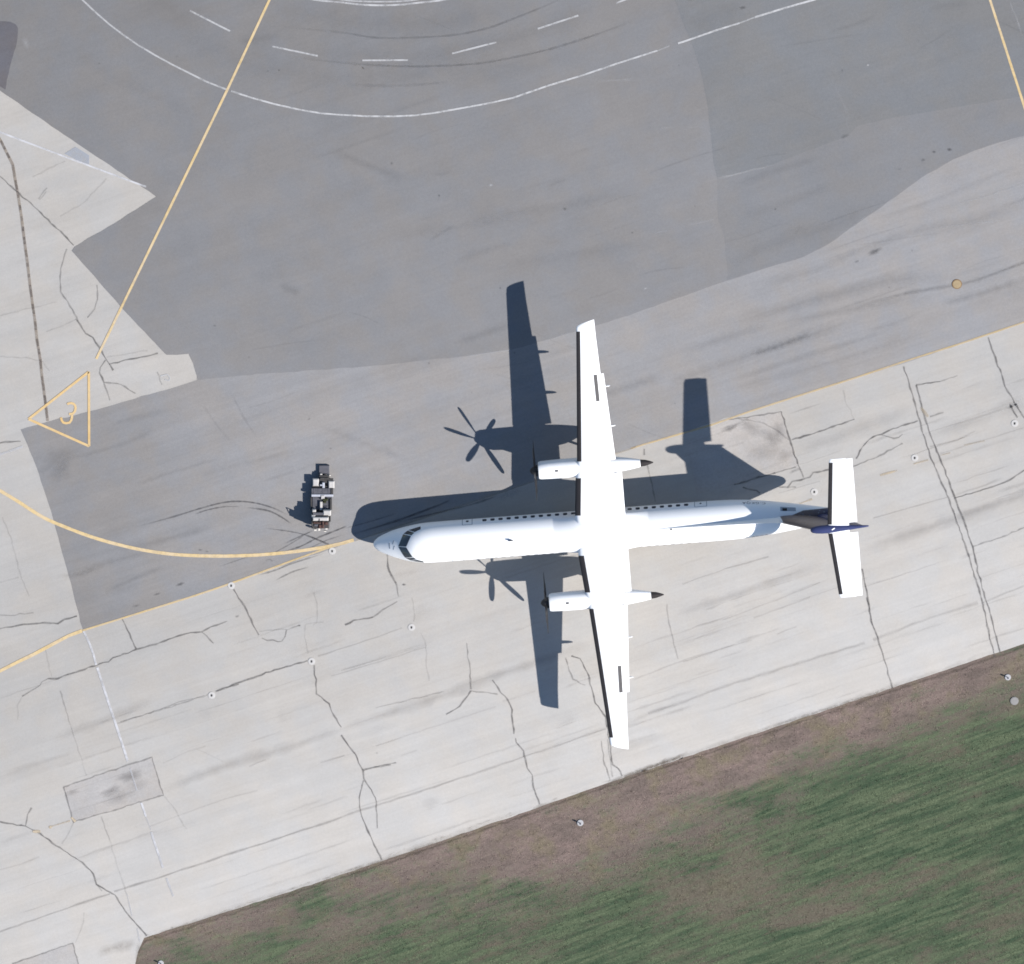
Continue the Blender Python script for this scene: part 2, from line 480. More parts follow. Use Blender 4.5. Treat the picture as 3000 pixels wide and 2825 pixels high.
for k, px in [
    ('S', Z1((-40, 412), (0, 405), (100, 385), (200, 368), (300, 360), (480, 358), (540, 330), (640, 298))),
    ('M', Z1((185, 965), (250, 920), (330, 870), (350, 845), (400, 818))),
    ('S', Z1((400, 818), (480, 820), (530, 795), (700, 740), (800, 708), (900, 675), (940, 650), (1000, 630), (1130, 578), (1250, 545), (1400, 490), (1580, 435), (1680, 432), (1750, 390), (1840, 360))),
    ('M', Z1((1840, 360), (1890, 340))), ('M', Z1((1680, 432), (1775, 525))), ('S', Z1((1015, 322), (1060, 420), (1135, 575))),
    ('L', Z1((975, 1190), (1250, 1100), (1500, 1010), (1700, 958))), ('M', Z1((1790, 925), (1985, 865))),
    ('F', Z1((375, 570), (400, 700), (430, 800))), ('L', Z1((500, 920), (560, 1120), (600, 1250))), ('F', Z1((600, 1250), (640, 1380), (690, 1530), (720, 1625))),
    ('F', Z1((145, 1160), (150, 1040), (185, 965))), ('L', Z1((0, 290), (130, 288), (280, 270))),
    ('S', q02((-30, 1036), (0, 1042), (150, 1065), (215, 1098), (260, 1130), (350, 1195), (480, 1280), (545, 1345), (565, 1405), (600, 1430), (670, 1465), (730, 1560), (780, 1620), (855, 1705))),
    ('M', q02((150, 1065), (160, 1000), (185, 960))), ('L', q02((565, 1405), (595, 1445))),
    ('F', q02((430, 1043), (400, 1110), (360, 1170))), ('L', q02((590, 1010), (615, 1080), (640, 1150))), ('F', q02((640, 1150), (700, 1350), (740, 1470))),
    ('F', q02((950, 885), (1020, 970), (1060, 1040), (1090, 1085))), ('F', q02((490, 1570), (480, 1650), (440, 1745))),
    ('M', P1 + P1[:1]), ('M', P2[:3]),
    ('S', q02((1260, 280), (1450, 210), (1600, 160), (1790, 103))), ('L', q02((700, 460), (1000, 370), (1210, 300))),
    ('S', q02((1830, 130), (1845, 295), (1915, 355), (1930, 400), (1988, 490))),
    ('S', q12((0, 535), (80, 650), (130, 745), (130, 790), (200, 900), (203, 960))), ('M', q12((203, 960), (210, 1080))),
    ('S', q12((130, 800), (105, 900), (110, 980), (140, 1060), (235, 1265))), ('M', q12((130, 745), (200, 722), (290, 710))),
    ('F', Z2((835, 650), (830, 760), (860, 890))),
    ('S', Z2((240, 360), (330, 500), (400, 650), (450, 740))), ('M', Z2((475, 765), (520, 780), (570, 780), (610, 797), (640, 790), (665, 750), (680, 695))),
    ('L', Z2((455, 712), (600, 692), (690, 690), (790, 660))), ('F', Z2((840, 650), (990, 630))), ('F', Z2((905, 385), (935, 480), (930, 630), (900, 660))),
    ('S', Z2((1165, 655), (1240, 620), (1400, 590))), ('M', Z2((1400, 590), (1480, 530), (1600, 460))),
    ('S', Z2((1515, 60), (1530, 205), (1590, 310))), ('M', Z2((1590, 310), (1610, 420))),
    ('F', Z2((1720, 430), (1745, 560), (1735, 630))), ('F', Z2((1790, 720), (1830, 790), (1845, 900), (1840, 1000), (1865, 1120))),
    ('M', Z2((1310, 1860), (1450, 1830), (1590, 1800))), ('L', Z2((1420, 1345), (1600, 1300), (1850, 1245), (1985, 1205))),
    ('M', q12((730, 0), (735, 80), (748, 120), (755, 270))), ('S', q12((755, 278), (720, 330), (690, 370), (610, 415))), ('M', q12((755, 278), (850, 290), (910, 298))),
    ('S', q12((880, 215), (930, 290), (970, 330), (995, 390), (1005, 530))), ('S', q12((1015, 555), (1018, 580), (1060, 630), (1085, 730), (1110, 770), (1120, 840), (1155, 940))),
    ('M', q12((1305, 85), (1330, 160), (1350, 210), (1420, 245))), ('S', q12((1340, 75), (1390, 90), (1440, 190), (1470, 310), (1480, 350), (1540, 430))),
    ('S', q12((1540, 430), (1560, 560), (1580, 705), (1610, 730), (1635, 775))), ('M', q12((1515, 570), (1525, 680), (1565, 800))), ('L', q12((1550, 560), (1560, 640), (1580, 780))),
    ('L', Z3((260, 50), (265, 150), (310, 340), (340, 450))),
    ('S', Z3((1715, 0), (1745, 170), (1790, 290), (1820, 380), (1860, 520), (1900, 664))),
    ('S', q21((1288, 262), (1340, 430), (1400, 650), (1440, 780), (1540, 1010), (1600, 1170), (1660, 1340), (1700, 1480), (1750, 1650), (1795, 1872), (1820, 1955))),
    ('S', q21((1360, 370), (1390, 480), (1440, 660), (1500, 800), (1590, 1040), (1640, 1170), (1690, 1320), (1725, 1480), (1790, 1700), (1835, 1872), (1850, 1930))),
    ('S', q21((1360, 370), (1500, 350))), ('L', q21((1500, 350), (1600, 315))),
    ('S', q21((1780, 92), (1820, 210), (1880, 380), (1920, 450), (1987, 560), (2060, 680))), ('S', q21((1905, 480), (1950, 560))),
    ('S', q21((575, 525), (625, 690), (670, 830))), ('M', q21((670, 830), (705, 910))), ('M', q21((270, 570), (325, 566), (450, 546), (575, 525))),
    ('L', q21((325, 566), (450, 585), (560, 640), (620, 690))), ('S', q21((635, 690), (800, 640), (1000, 570))), ('F', q21((1000, 570), (950, 470), (935, 400))),
    ('M', Z(1850, 1300, 2.65, (100, 40), (100, 90))), ('M', Z(1850, 1300, 2.65, (120, 150), (140, 240), (165, 350), (185, 450))), ('S', q21((350, 965), (430, 985), (450, 1000))),
    ('M', q21((540, 882), (600, 865), (660, 848))), ('S', q21((300, 950), (540, 882))),
    ('S', q21((610, 970), (640, 935), (740, 905), (760, 880), (860, 862))), ('M', q21((560, 965), (660, 965))),
    ('M', q21((990, 845), (1150, 780), (1280, 710))), ('S', q21((1010, 800), (1060, 710), (1110, 670), (1160, 660), (1200, 635), (1370, 578))),
    ('M', q21((1160, 660), (1230, 682), (1260, 675), (1280, 655))), ('M', q21((1440, 555), (1520, 530))),
    ('S', q21((1580, 1030), (1800, 965), (1900, 925), (1987, 870), (2100, 830))), ('M', q21((1690, 1310), (1850, 1260), (1987, 1200), (2100, 1160))),
    ('S', q21((1045, 1440), (1080, 1620), (1105, 1770))),
    ('S', q01((440, -15), (500, 70), (540, 95), (580, 150), (620, 230), (660, 285))), ('M', q00((390, 1450), (360, 1540), (350, 1640), (355, 1700), (410, 1780), (455, 1872))),
    ('M', q00((565, 1660), (568, 1740), (550, 1800), (510, 1850))),
    ('S', q00((-20, 1015), (10, 1035), (95, 1110), (200, 1205), (300, 1300), (390, 1385), (430, 1430))),
    ('S', q01((635, 250), (760, 218), (850, 205), (920, 185))), ('S', q01((615, 225), (585, 270), (585, 300), (605, 355))), ('M', q01((605, 355), (640, 460))),
    ('M', q01((605, 355), (680, 360), (730, 380), (790, 420))), ('F', q01((620, 210), (860, 170))), ('L', q01((915, 295), (945, 370))),
    ('S', q01((-40, 711), (0, 710), (120, 698))), ('F', q01((15, 1140), (70, 1280), (120, 1480), (170, 1600))), ('F', q01((0, 1520), (110, 1490))),
    ('F', q00((350, 1260), (480, 1190), (620, 1040))), ('F', q00((190, 1030), (290, 980), (380, 940))), ('L', q00((225, 1160), (275, 1095))), ('L', q00((230, 1165), (270, 1115))),
    ('F', q00((0, 1840), (150, 1800), (330, 1760))), ('F', q01((270, 60), (380, 20), (440, -10))), ('F', q01((0, 205), (150, 212), (250, 235), (290, 290))),
]:
    crack(px, k)
cr.build("pavement_crack", M_CRACK, "thin dark sealed cracks across the pale concrete")

# ------------------------------------------------------------------ seams, grime bands, tyre marks
sm = Strips(0.0100)
S_ = dict(jitter=0.015, wvar=0.35, step=0.6, soft=0.85)
for wd, al, px in [
    (0.20, 0.55, q02((-60, 1700), (0, 1680), (250, 1595), (500, 1505), (640, 1462))),
    (0.20, 0.65, q02((665, 1447), (960, 1355), (1300, 1240), (1600, 1145), (1988, 1015))),
    (0.20, 0.5, q12((0, 1015), (130, 970), (540, 840), (1000, 685), (1540, 500))),
    (0.9, 0.36, q02((950, 845), (1350, 705), (1700, 602), (1988, 512))),
    (0.9, 0.42, q12((0, 495), (400, 370), (700, 270), (870, 200), (1120, 115), (1470, 0))),
    (0.8, 0.36, q21((-40, 1700), (0, 1690), (400, 1560), (830, 1410))),
    (0.9, 0.36, q21((1040, 1340), (1200, 1270), (1400, 1210), (1590, 1150), (1987, 1010), (2200, 940))),
    (0.13, 0.4, Z2((940, 915), (1180, 840), (1450, 750), (1640, 680))), (0.13, 0.35, Z2((1050, 1080), (1450, 960), (1840, 840))),
    (0.13, 0.4, Z2((960, 1800), (1160, 1740))), (0.12, 0.3, q12((350, 655), (440, 625))),
    (0.30, 0.42, q22((-200, 410), (0, 345), (250, 250), (640, 130), (1060, 0))), (0.3, 0.35, q21((1110, 1855), (1400, 1740), (1720, 1640))),
    (0.15, 0.35, q22((0, 110), (150, 60), (300, 10))), (0.14, 0.3, Z3((20, 600), (400, 450), (880, 310))), (0.12, 0.35, Z3((1060, 270), (1200, 215))),
    (0.14, 0.3, Z3((890, 150), (1300, 0))), (0.13, 0.45, q21((0, 1530), (250, 1440), (500, 1370))), (0.12, 0.3, q21((230, 1740), (500, 1640), (800, 1520))),
    (0.13, 0.42, q21((1110, 1145), (1300, 1090), (1540, 1025))), (0.16, 0.35, q21((1740, 1640), (1987, 1540))), (0.5, 0.25, q12((1640, 480), (1800, 410), (1988, 340))),
    (0.14, 0.25, q12((0, 160), (340, 60), (500, 10))), (0.14, 0.22, q12((200, 600), (500, 500), (900, 370))), (0.13, 0.2, q12((940, 340), (1130, 280))),
    (0.5, 0.25, q02((0, 780), (250, 690), (440, 640))), (0.9, 0.28, q02((300, 560), (560, 470), (900, 330))), (0.5, 0.2, q02((0, 1160), (130, 1120), (210, 1100))),
    (0.16, 0.3, q02((0, 1320), (120, 1290), (230, 1245))), (0.14, 0.25, q02((870, 1070), (1000, 1020), (1300, 910), (1500, 860))),
    (0.14, 0.25, q02((1450, 720), (1550, 680))), (0.12, 0.25, q02((950, 700), (1100, 630), (1200, 600))), (0.12, 0.2, q02((1150, 620), (1300, 690))),
    (1.6, 0.14, q21((1050, 1340), (1500, 1180), (1987, 1020))), (1.2, 0.25, q21((640, 760), (900, 680), (1340, 520))), (1.0, 0.22, q21((1440, 660), (1700, 580), (1987, 430))),
    (0.10, 0.35, q21((560, 1000), (800, 930))), (0.12, 0.4, q21((1440, 730), (1600, 690), (1700, 640))), (0.12, 0.3, q21((1500, 770), (1987, 620))),
]:
    sm.line(px, wd, al*(0.42 if wd < .4 else 0.36), **{**S_, 'taper': wd > .4, 'soft': .85 if wd < .4 else .98})
rs = random.Random(11)
def dd(x, y): return D((x, y))[0]
for k in range(150):      # faint lane-parallel streaks on the concrete
    x0, y0 = rs.uniform(-40, 1900), rs.uniform(1120, 1800)
    dep = (1822-0.334*(x0-280)) - y0
    if dep < 12 or y0 < 1222-0.327*(x0-160)+14: continue
    L = rs.uniform(40, 260)
    sm.line([dd(x0, y0), dd(x0+L, y0-0.33*L+rs.uniform(-2, 2))], rs.uniform(0.06, 0.22), rs.uniform(0.03, 0.11), jitter=0.02, wvar=0.6, step=0.6, soft=0.7, taper=True)
for k in range(60):
    x0, y0 = rs.uniform(1250, 1988), rs.uniform(700, 1330)
    if y0 < 863-0.323*(x0-1250)+12 or y0 > 1497-0.333*(x0-1250)-12: continue
    L = rs.uniform(40, 200)
    sm.line([dd(x0, y0), dd(x0+L, y0-0.33*L+rs.uniform(-2, 2))], rs.uniform(0.06, 0.25), rs.uniform(0.03, 0.12), jitter=0.02, wvar=0.6, step=0.6, soft=0.7, taper=True)
for k in range(45):      # blotches of grime
    x0, y0 = rs.uniform(0, 1988), rs.uniform(760, 1750)
    if y0 < 1222-0.327*(x0-160)+14 or (1822-0.334*(x0-280)) - y0 < 12: continue
    sm.blob(dd(x0, y0), rs.uniform(0.4, 2.2), rs.uniform(0.2, 0.6), R(18)+rs.uniform(-.1, .1), rs.uniform(0.03, 0.10))
for p, rx, ry, a, al in [((760, 775), 1.0, .4, .4, .4), ((650, 860), .9, .35, .5, .34), ((690, 900), 1.2, .6, .3, .2), ((420, 870), .5, .25, .3, .25), ((800, 830), .9, .5, .3, .15)]:
    sm.blob(q02(p)[0], rx, ry, a, al)
for p, rx, ry, a, al in [((400, 620), 1.1, .5, -.5, .25), ((520, 680), .9, .5, -.6, .28), ((460, 760), 1.4, .7, 0, .15), ((600, 780), .7, .4, .2, .2), ((560, 640), .5, .8, .3, .25)]:
    sm.blob(q21(p)[0], rx, ry, a, al)
sm.build("pavement_seam", M_SEAM, "soft grey lane seams and grime bands on the pale concrete")

ty = Strips(0.0140)
T_ = dict(curve=True, soft=0.6, wvar=0.3, step=0.4, taper=True)
for wd, al, px in [
    (0.14, 0.62, q01((780, 1200), (1000, 1140), (1180, 1085), (1300, 1055), (1400, 1048), (1500, 1060), (1600, 1090), (1680, 1130))),
    (0.12, 0.5, q01((1130, 1125), (1200, 1100), (1300, 1080), (1400, 1078))), (0.14, 0.62, q01((1430, 1082), (1560, 1102), (1640, 1140), (1698, 1180))),
    (0.12, 0.5, q01((1540, 1203), (1700, 1225), (1800, 1250), (1860, 1275))), (0.15, 0.7, q01((1780, 1245), (1860, 1275), (1930, 1306))),
    (0.13, 0.6, q01((2020, 1190), (1987, 1205), (1850, 1260), (1750, 1310), (1640, 1345))), (0.12, 0.5, q01((1830, 1215), (1740, 1255), (1660, 1292))),
    (0.10, 0.35, q01((2010, 1240), (1900, 1275), (1800, 1320), (1680, 1350))),
    (0.14, 0.5, q01((1890, 1350), (1700, 1410), (1600, 1450), (1500, 1478))), (0.12, 0.45, q01((1800, 1430), (1700, 1460), (1600, 1510))),
    (0.12, 0.4, q01((1800, 1225), (1700, 1290), (1600, 1345), (1540, 1372))),
    (0.10, 0.3, q01((1270, 1430), (1400, 1385), (1480, 1360))), (0.10, 0.3, q01((1540, 1395), (1570, 1385), (1590, 1400))),
    (0.5, 0.16, q01((640, 600), (800, 560), (1000, 510))), (0.5, 0.2, q01((420, 800), (700, 720), (900, 640))), (0.4, 0.2, q01((760, 960), (1000, 880), (1300, 790))),
    (0.6, 0.2, q01((660, 1340), (1000, 1260), (1250, 1190))), (0.5, 0.2, q01((420, 1480), (650, 1400), (900, 1330))), (0.4, 0.22, q01((600, 1580), (800, 1490), (950, 1430))),
    (0.4, 0.2, q01((330, 1485), (480, 1470), (560, 1440))), (0.19, 0.10, q01((1340, 400), (1420, 560), (1500, 680))), (0.19, 0.08, q01((1180, 480), (1260, 600), (1360, 720))),
    (0.4, 0.14, q01((1100, 920), (1400, 830), (1700, 760))), (0.35, 0.16, q01((1500, 940), (1750, 860), (1980, 780))),
    (0.16, 0.6, Z(1000, 1250, 2.209, (60, 700), (350, 612), (600, 520), (720, 470))), (0.16, 0.5, Z(1000, 1250, 2.209, (330, 625), (800, 515), (1020, 445))), (0.12, 0.4, Z(1000, 1250, 2.209, (20, 660), (200, 610), (360, 560))),
    (0.5, 0.45, q21((380, 200), (520, 155), (640, 115), (760, 70))), (0.9, 0.22, q21((-100, 370), (0, 330), (250, 245), (500, 160), (800, 60), (987, 0))),
    (0.8, 0.22, q21((0, 180), (300, 80), (500, 20))), (0.6, 0.18, q21((300, 340), (700, 210), (1200, 60))), (0.7, 0.15, q21((200, 420), (600, 310), (1100, 170), (1500, 40))),
    (0.35, 0.42, q20((1000, 1790), (1300, 1710), (1640, 1650), (1800, 1600), (1987, 1530), (2100, 1490))), (0.7, 0.3, q20((1500, 1770), (1700, 1720), (2050, 1610))),
    (1.2, 0.22, q20((300, 1872), (800, 1740), (1200, 1640), (1560, 1600))), (0.7, 0.18, q20((600, 1872), (1000, 1800), (1400, 1720))), (1.0, 0.16, q20((1000, 1480), (1300, 1360), (1700, 1280), (2000, 1180))),
    (0.5, 0.14, q20((1100, 1300), (1500, 1150), (1987, 950))), (0.7, 0.16, q20((450, 1660), (800, 1560), (1100, 1420))),
    (0.18, 0.4, q10((-400, 150), (0, 190), (200, 220), (400, 220), (650, 205), (850, 165), (1000, 110), (1200, 30), (1300, -20))),
    (0.18, 0.4, q10((-300, 330), (0, 365), (300, 385), (550, 385), (800, 370), (1000, 335), (1200, 290), (1400, 230), (1600, 160), (1700, 120))),
    (0.25, 0.22, q10((0, 490), (250, 500), (500, 490), (650, 470))), (1.6, 0.14, q10((-300, 290), (100, 330), (500, 320), (900, 250), (1300, 120), (1500, 30))),
    (1.8, 0.13, q10((-500, 20), (0, 120), (300, 140), (700, 110), (1000, 30))), (2.2, 0.12, q10((-600, 380), (-200, 440), (200, 450), (600, 420), (1000, 380), (1500, 210))),
    (1.0, 0.12, q10((700, 1300), (1000, 1240), (1300, 1200), (1700, 1120))), (0.9, 0.1, q10((300, 1380), (700, 1320), (1100, 1260))), (1.2, 0.1, q10((900, 1560), (1300, 1490), (1900, 1400))),
    (1.2, 0.12, q20((250, 1560), (500, 1430), (900, 1300), (1100, 1180))), (0.8, 0.1, q20((300, 1280), (600, 1180), (900, 1060))),
    (3.0, 0.10, q00((800, -100), (1000, 60), (1200, 260), (1600, 430))), (1.4, 0.08, q00((480, 320), (700, 470), (900, 560), (1200, 700))),
    (2.4, 0.12, q20((-100, 0), (60, 120), (250, 80), (340, 20))),
]:
    ty.line(px, wd, al*((0.42 if wd < .2 else 0.36) if px[0][1] < 400 else (0.7 if wd < .2 else 0.46)), **{**T_, 'soft': .6 if wd < .3 else .98})
for p, rx, ry, a, al in [((1120, 1465), .55, .2, R(25), .5), ((1553, 872), .2, .14, 0, .6), ((1463, 885), .16, .1, 0, .5), ((1400, 932), .2, .12, .3, .35),
                          ((350, 45), .25, .15, 0, .35), ((945, 795), .35, .15, .3, .3), ((1015, 1522), .2, .1, .4, .35)]:
    ty.blob(q20(p)[0], rx, ry, a, al)
for p, rx, ry, a, al in [((1050, 1530), .4, .13, R(18), .5), ((915, 1588), .3, .1, R(18), .4), ((790, 1657), .3, .1, R(18), .35), ((1165, 1330), .2, .08, 0, .4), ((1205, 1340), .15, .08, 0, .35), ((340, 800), 1.6, .9, R(30), .16), ((360, 870), 1.2, .7, R(50), .15),
                          ((1925, 740), .12, .07, 0, .4), ((1250, 25), .12, .08, 0, .3)]:
    ty.blob(q01(p)[0], rx, ry, a, al)
for p, rx, ry, a, al in [((1655, 320), .16, .08, 0, .8), ((1430, 1720), .1, .08, 0, .3), ((270, 585), .16, .1, .3, .4), ((785, 660), .13, .08, 0, .5)]:
    ty.blob(Z2(p)[0], rx, ry, a, al)
ty.blob(D((951, 360))[0], .1, .1, 0, .1)
for p, rx, ry, a, al in [((280, 620), .7, .25, R(25), .4), ((650, 870), .5, .15, R(18), .3), ((1920, 490), .35, .2, .6, .35)]:
    ty.blob(q21(p)[0], rx, ry, a, al)
for k in range(110):      # faint scuffs and drips on the asphalt
    x0, y0 = rs.uniform(-20, 1988), rs.uniform(0, 860)
    lim = 1222-0.327*(x0-160) if x0 > 160 else 0
    if y0 > lim-25 or (x0 < 420 and y0 < 830 and y0 > 150): continue
    if k % 3:
        L = rs.uniform(30, 190); sl_ = rs.choice((0.33, 0.33, 0.33, 0.15, -0.4, 0.6))
        ty.line([dd(x0, y0), dd(x0+L*.5, y0-sl_*L*.5+rs.uniform(-4, 4)), dd(x0+L, y0-sl_*L)], rs.choice((.12, .15, .3, .7)), rs.uniform(.03, .10), **{**T_, 'soft': .9})
    else:
        ty.blob(dd(x0, y0), rs.uniform(.05, .18), rs.uniform(.04, .12), rs.uniform(0, 3), rs.uniform(.15, .45))
ty.build("tyre_mark", M_TYRE, "dark curved tyre marks and rubber streaks on the asphalt")

pl = Strips(0.0185)
for wd, al, px in [(0.14, 0.5, q20((200, 1036), (300, 1020), (420, 985), (530, 958))), (0.12, 0.45, q20((1550, 1200), (1750, 1150), (1987, 1070), (2100, 1040))), (0.1, 0.3, q20((1460, 1330), (1650, 1305), (1900, 1280))),
                   (0.14, 0.35, q20((0, 1312), (120, 1290), (208, 1268))), (0.10, 0.25, q20((0, 750), (130, 735))), (0.14, 0.4, q20((0, 1735), (60, 1712))),
                   (0.09, 0.3, q20((860, 1400), (1000, 1310), (1150, 1200))), (0.3, 0.12, q20((880, 470), (950, 640), (970, 780))), (0.14, 0.3, q10((1820, 750), (1940, 740))), (0.14, 0.3, q10((1800, 1362), (1930, 1340))),
                   (0.12, 0.5, q20((1905, 0), (1940, 100), (1987, 230))), (0.2, 0.3, q10((1490, 470), (1700, 465))),
                   (0.12, 0.5, D((900, 693), (1000, 678))), (0.14, 0.35, D((1050, 664), (1120, 642)))]:
    pl.line(px, wd, al*.7, jitter=0.02, wvar=0.5, step=0.5, soft=0.6, taper=True)
for p, r_ in [((870, 1078), .18), ((1770, 1680), .15)]:
    pl.blob(q10(p)[0], r_, r_*.7, .3, .7)
pl.blob(Z(1000, 1250, 2.209, (1080, 440))[0], .9, .35, R(15), .5)
pl.blob(q00((150, 250))[0], .25, .45, .4, .35)
pl.blob(q20((1078, 380))[0], .1, .1, 0, 1.0)
pl.build("pale_scuff", M_PALE, "pale scuffs and light joints on the asphalt")

# soil blown along the concrete edge
es = Strips(0.0110)
for wd, al, px in [(0.5, 0.55, q12((1500, 850), (1640, 783), (1800, 725), (1988, 660))), (0.35, 0.5, Z3((0, 1290), (200, 1215), (420, 1140))), (0.4, 0.4, q12((1085, 985), (1160, 955), (1260, 925))),
                   (0.35, 0.3, q02((860, 1720), (1100, 1640), (1400, 1545))), (0.5, 0.3, q02((820, 1740), (790, 1871))), (0.3, 0.35, q12((-100, 1370), (300, 1250), (900, 1050))),
                   (0.3, 0.3, Z3((900, 980), (1500, 790), (1990, 630))), (0.45, 0.16, D((290, 1817), (520, 1742), (742, 1669), (1050, 1563))), (0.45, 0.16, D((1190, 1514), (1460, 1424), (1735, 1332), (1988, 1247))), (0.8, 0.2, q02((560, 1800), (700, 1770), (800, 1750)))]:
    es.line(px, wd, al, jitter=0.015, wvar=0.4, step=0.5, soft=0.95, taper=True)
for k in range(90):
    x0 = rs.uniform(285, 1990); y0 = 1822-0.3335*(x0-280)
    if 740 < x0 < 1200: y0 -= 3
    y0 += rs.uniform(-3.5, 2)
    es.blob(dd(x0, y0), rs.uniform(.05, .45), rs.uniform(.03, .11), LANE+rs.uniform(-.2, .2), rs.uniform(.06, .28), n=10, irregular=.4)
es.build("blown_soil", M_EARTH, "thin brown soil blown along the concrete edge")

# dark damp soil right against the slab edge
ds = Strips(-0.045)
for wd, al, px in [(0.22, 0.30, D((268, 1850), (282, 1828), (520, 1752), (742, 1679), (1050, 1573), (1190, 1524), (1460, 1434), (1735, 1342), (1988, 1257), (2100, 1220)))]:
    ds.line(px, wd, al, jitter=0.03, wvar=0.5, step=0.4, soft=0.9)
ds.build("damp_soil_edge", M_SOILD, "narrow dark soil rim against the concrete edge")

# ------------------------------------------------------------------ painted markings
def marking(name, label, mat, lines, z=0.0190, curve=False, soft=0.12, wvar=0.06, step=0.6):
    s = Strips(z)
    for wd, al, px in lines: s.line(px, wd, al, curve=curve, soft=soft, wvar=wvar, step=step)
    return s.build(name, mat, label)

marking("yellow_taxi_line", "straight yellow line running down to the triangle with the number 3", M_YEL, [(0.17, 0.95, D((545, -55), (523, 0), (441, 175), (187, 697)))], 0.0215)
marking("yellow_taxi_line", "short straight yellow line in the upper right corner", M_YEL, [(0.17, 0.95, D((1905, -50), (1922, 0), (1988, 205), (2060, 430)))])
marking("yellow_taxi_line", "broad curved yellow line sweeping to the aircraft nose", M_YEL,
        [(0.235, 1.0, q01((-100, 920), (0, 985), (100, 1045), (200, 1110), (280, 1155), (400, 1205), (500, 1243), (600, 1275), (700, 1302), (800, 1325), (900, 1342), (1000, 1355), (1100, 1362), (1200, 1365),
         (1300, 1366), (1400, 1364), (1500, 1360), (1600, 1352), (1700, 1342), (1800, 1328), (1900, 1312), (1987, 1293), (2060, 1272)))], 0.0190, curve=True)
marking("yellow_taxi_line", "long thin yellow centre line passing under the airliner", M_YEL,
        [(0.13, 0.8, q01((480, 1800), (700, 1732), (900, 1670), (1100, 1608), (1300, 1541), (1500, 1468), (1700, 1393), (1890, 1325), (2030, 1284))),
         (0.13, 0.14, D((690, 1050), (1000, 947), (1235, 868))), (0.13, 0.62, D((1225, 871), (1250, 863)) + q21((170, 602), (400, 521), (700, 425), (1000, 330), (1300, 230), (1600, 135), (1987, 5), (2200, -70)))], 0.0202)
marking("yellow_taxi_line", "broad yellow line curving off the lower left border", M_YEL,
        [(0.23, 1.0, q01((478, 1801), (400, 1830), (320, 1872)) + q02((200, 64), (100, 112), (0, 163), (-100, 215)))], 0.0208)
marking("old_taxi_line", "blacked out old yellow line on the left concrete", M_TAN,
        [(0.22, 0.58, q00((-20, 780), (5, 820), (40, 890), (75, 960), (90, 1050), (105, 1130), (125, 1260), (140, 1380), (160, 1530), (175, 1660), (190, 1770), (205, 1872)) +
          q01((215, 100), (235, 220), (245, 320), (260, 430), (278, 580)))], 0.0165, soft=0.3)
bk = Strips(0.0175)
chain = [at(p) for p in q00((5, 820), (40, 890), (75, 960), (90, 1050), (105, 1130), (125, 1260), (140, 1380), (160, 1530), (175, 1660), (190, 1770), (205, 1872)) + q01((215, 100), (235, 220), (245, 320), (260, 430), (278, 580))]
inv = []
for a, b in zip(q00((5, 820), (40, 890), (75, 960), (90, 1050), (105, 1130), (125, 1260), (140, 1380), (160, 1530), (175, 1660), (190, 1770), (205, 1872)) + q01((215, 100), (235, 220), (245, 320), (260, 430)),
                q00((40, 890), (75, 960), (90, 1050), (105, 1130), (125, 1260), (140, 1380), (160, 1530), (175, 1660), (190, 1770), (205, 1872)) + q01((215, 100), (235, 220), (245, 320), (260, 430), (278, 580))):
    n = max(1, int(math.hypot(b[0]-a[0], b[1]-a[1])/28))
    for k in range(n):
        t0, t1 = k/n, (k+rs.uniform(0.35, 0.8))/n
        bk.line([(a[0]+(b[0]-a[0])*t0, a[1]+(b[1]-a[1])*t0), (a[0]+(b[0]-a[0])*t1, a[1]+(b[1]-a[1])*t1)], 0.18, rs.uniform(0.2, 0.55), soft=0.35)
bk.build("blackout_dash", M_BLK, "dark blackout dashes over the old line on the left")
marking("white_road_line", "long curved white road edge line across the dark asphalt", M_WHT,
        [(0.125, 0.8, q00((420, -60), (480, 0), (560, 75), (640, 145), (720, 205), (800, 260), (900, 320), (1000, 375), (1100, 425), (1200, 475), (1325, 524))),
         (0.125, 0.95, q00((1345, 530), (1450, 565), (1600, 607), (1750, 640), (1870, 660), (1987, 669)) + q10((150, 677), (300, 678), (430, 672), (560, 655), (700, 630), (850, 603), (1000, 570), (1200, 500), (1400, 440), (1600, 372), (1840, 295))),
         (0.10, 0.45, q10((1840, 295), (1910, 268))), (0.13, 0.95, q10((1960, 253), (1987, 245)) + q20((200, 175), (330, 135))), (0.10, 0.6, q20((330, 135), (420, 101))), (0.14, 1.0, q20((420, 101), (600, 45), (760, 0), (900, -45)))])
for lab, px in [("white dash left of the yellow line at the top", q00((1105, 62), (1340, 182))), ("white dash just right of the yellow line at the top", q00((1585, 270), (1850, 326))),
                ("level white dash at the bottom of the road bend", q10((122, 352), (387, 350))), ("rising white dash right of the level one", q10((645, 312), (903, 246))),
                ("rightmost long white dash of the road bend", q10((1143, 168), (1380, 90))), ("faint white dash cut by the top border", q10((1600, 18), (1700, -20)))]:
    marking("white_road_dash", lab, M_WHT, [(0.125, 0.85, px)])
marking("double_white_line", "double white curved line at the top border", M_WHT,
        [(0.13, 0.95, q00((1700, -30), (1840, 0), (1987, 14)) + q10((100, 26), (220, 31), (350, 27), (450, 16), (590, 0), (760, -35))), (0.12, 0.8, q00((1860, -30), (1987, -2)) + q10((100, 7), (230, 10), (330, 8), (420, 0), (560, -25)))], curve=True)
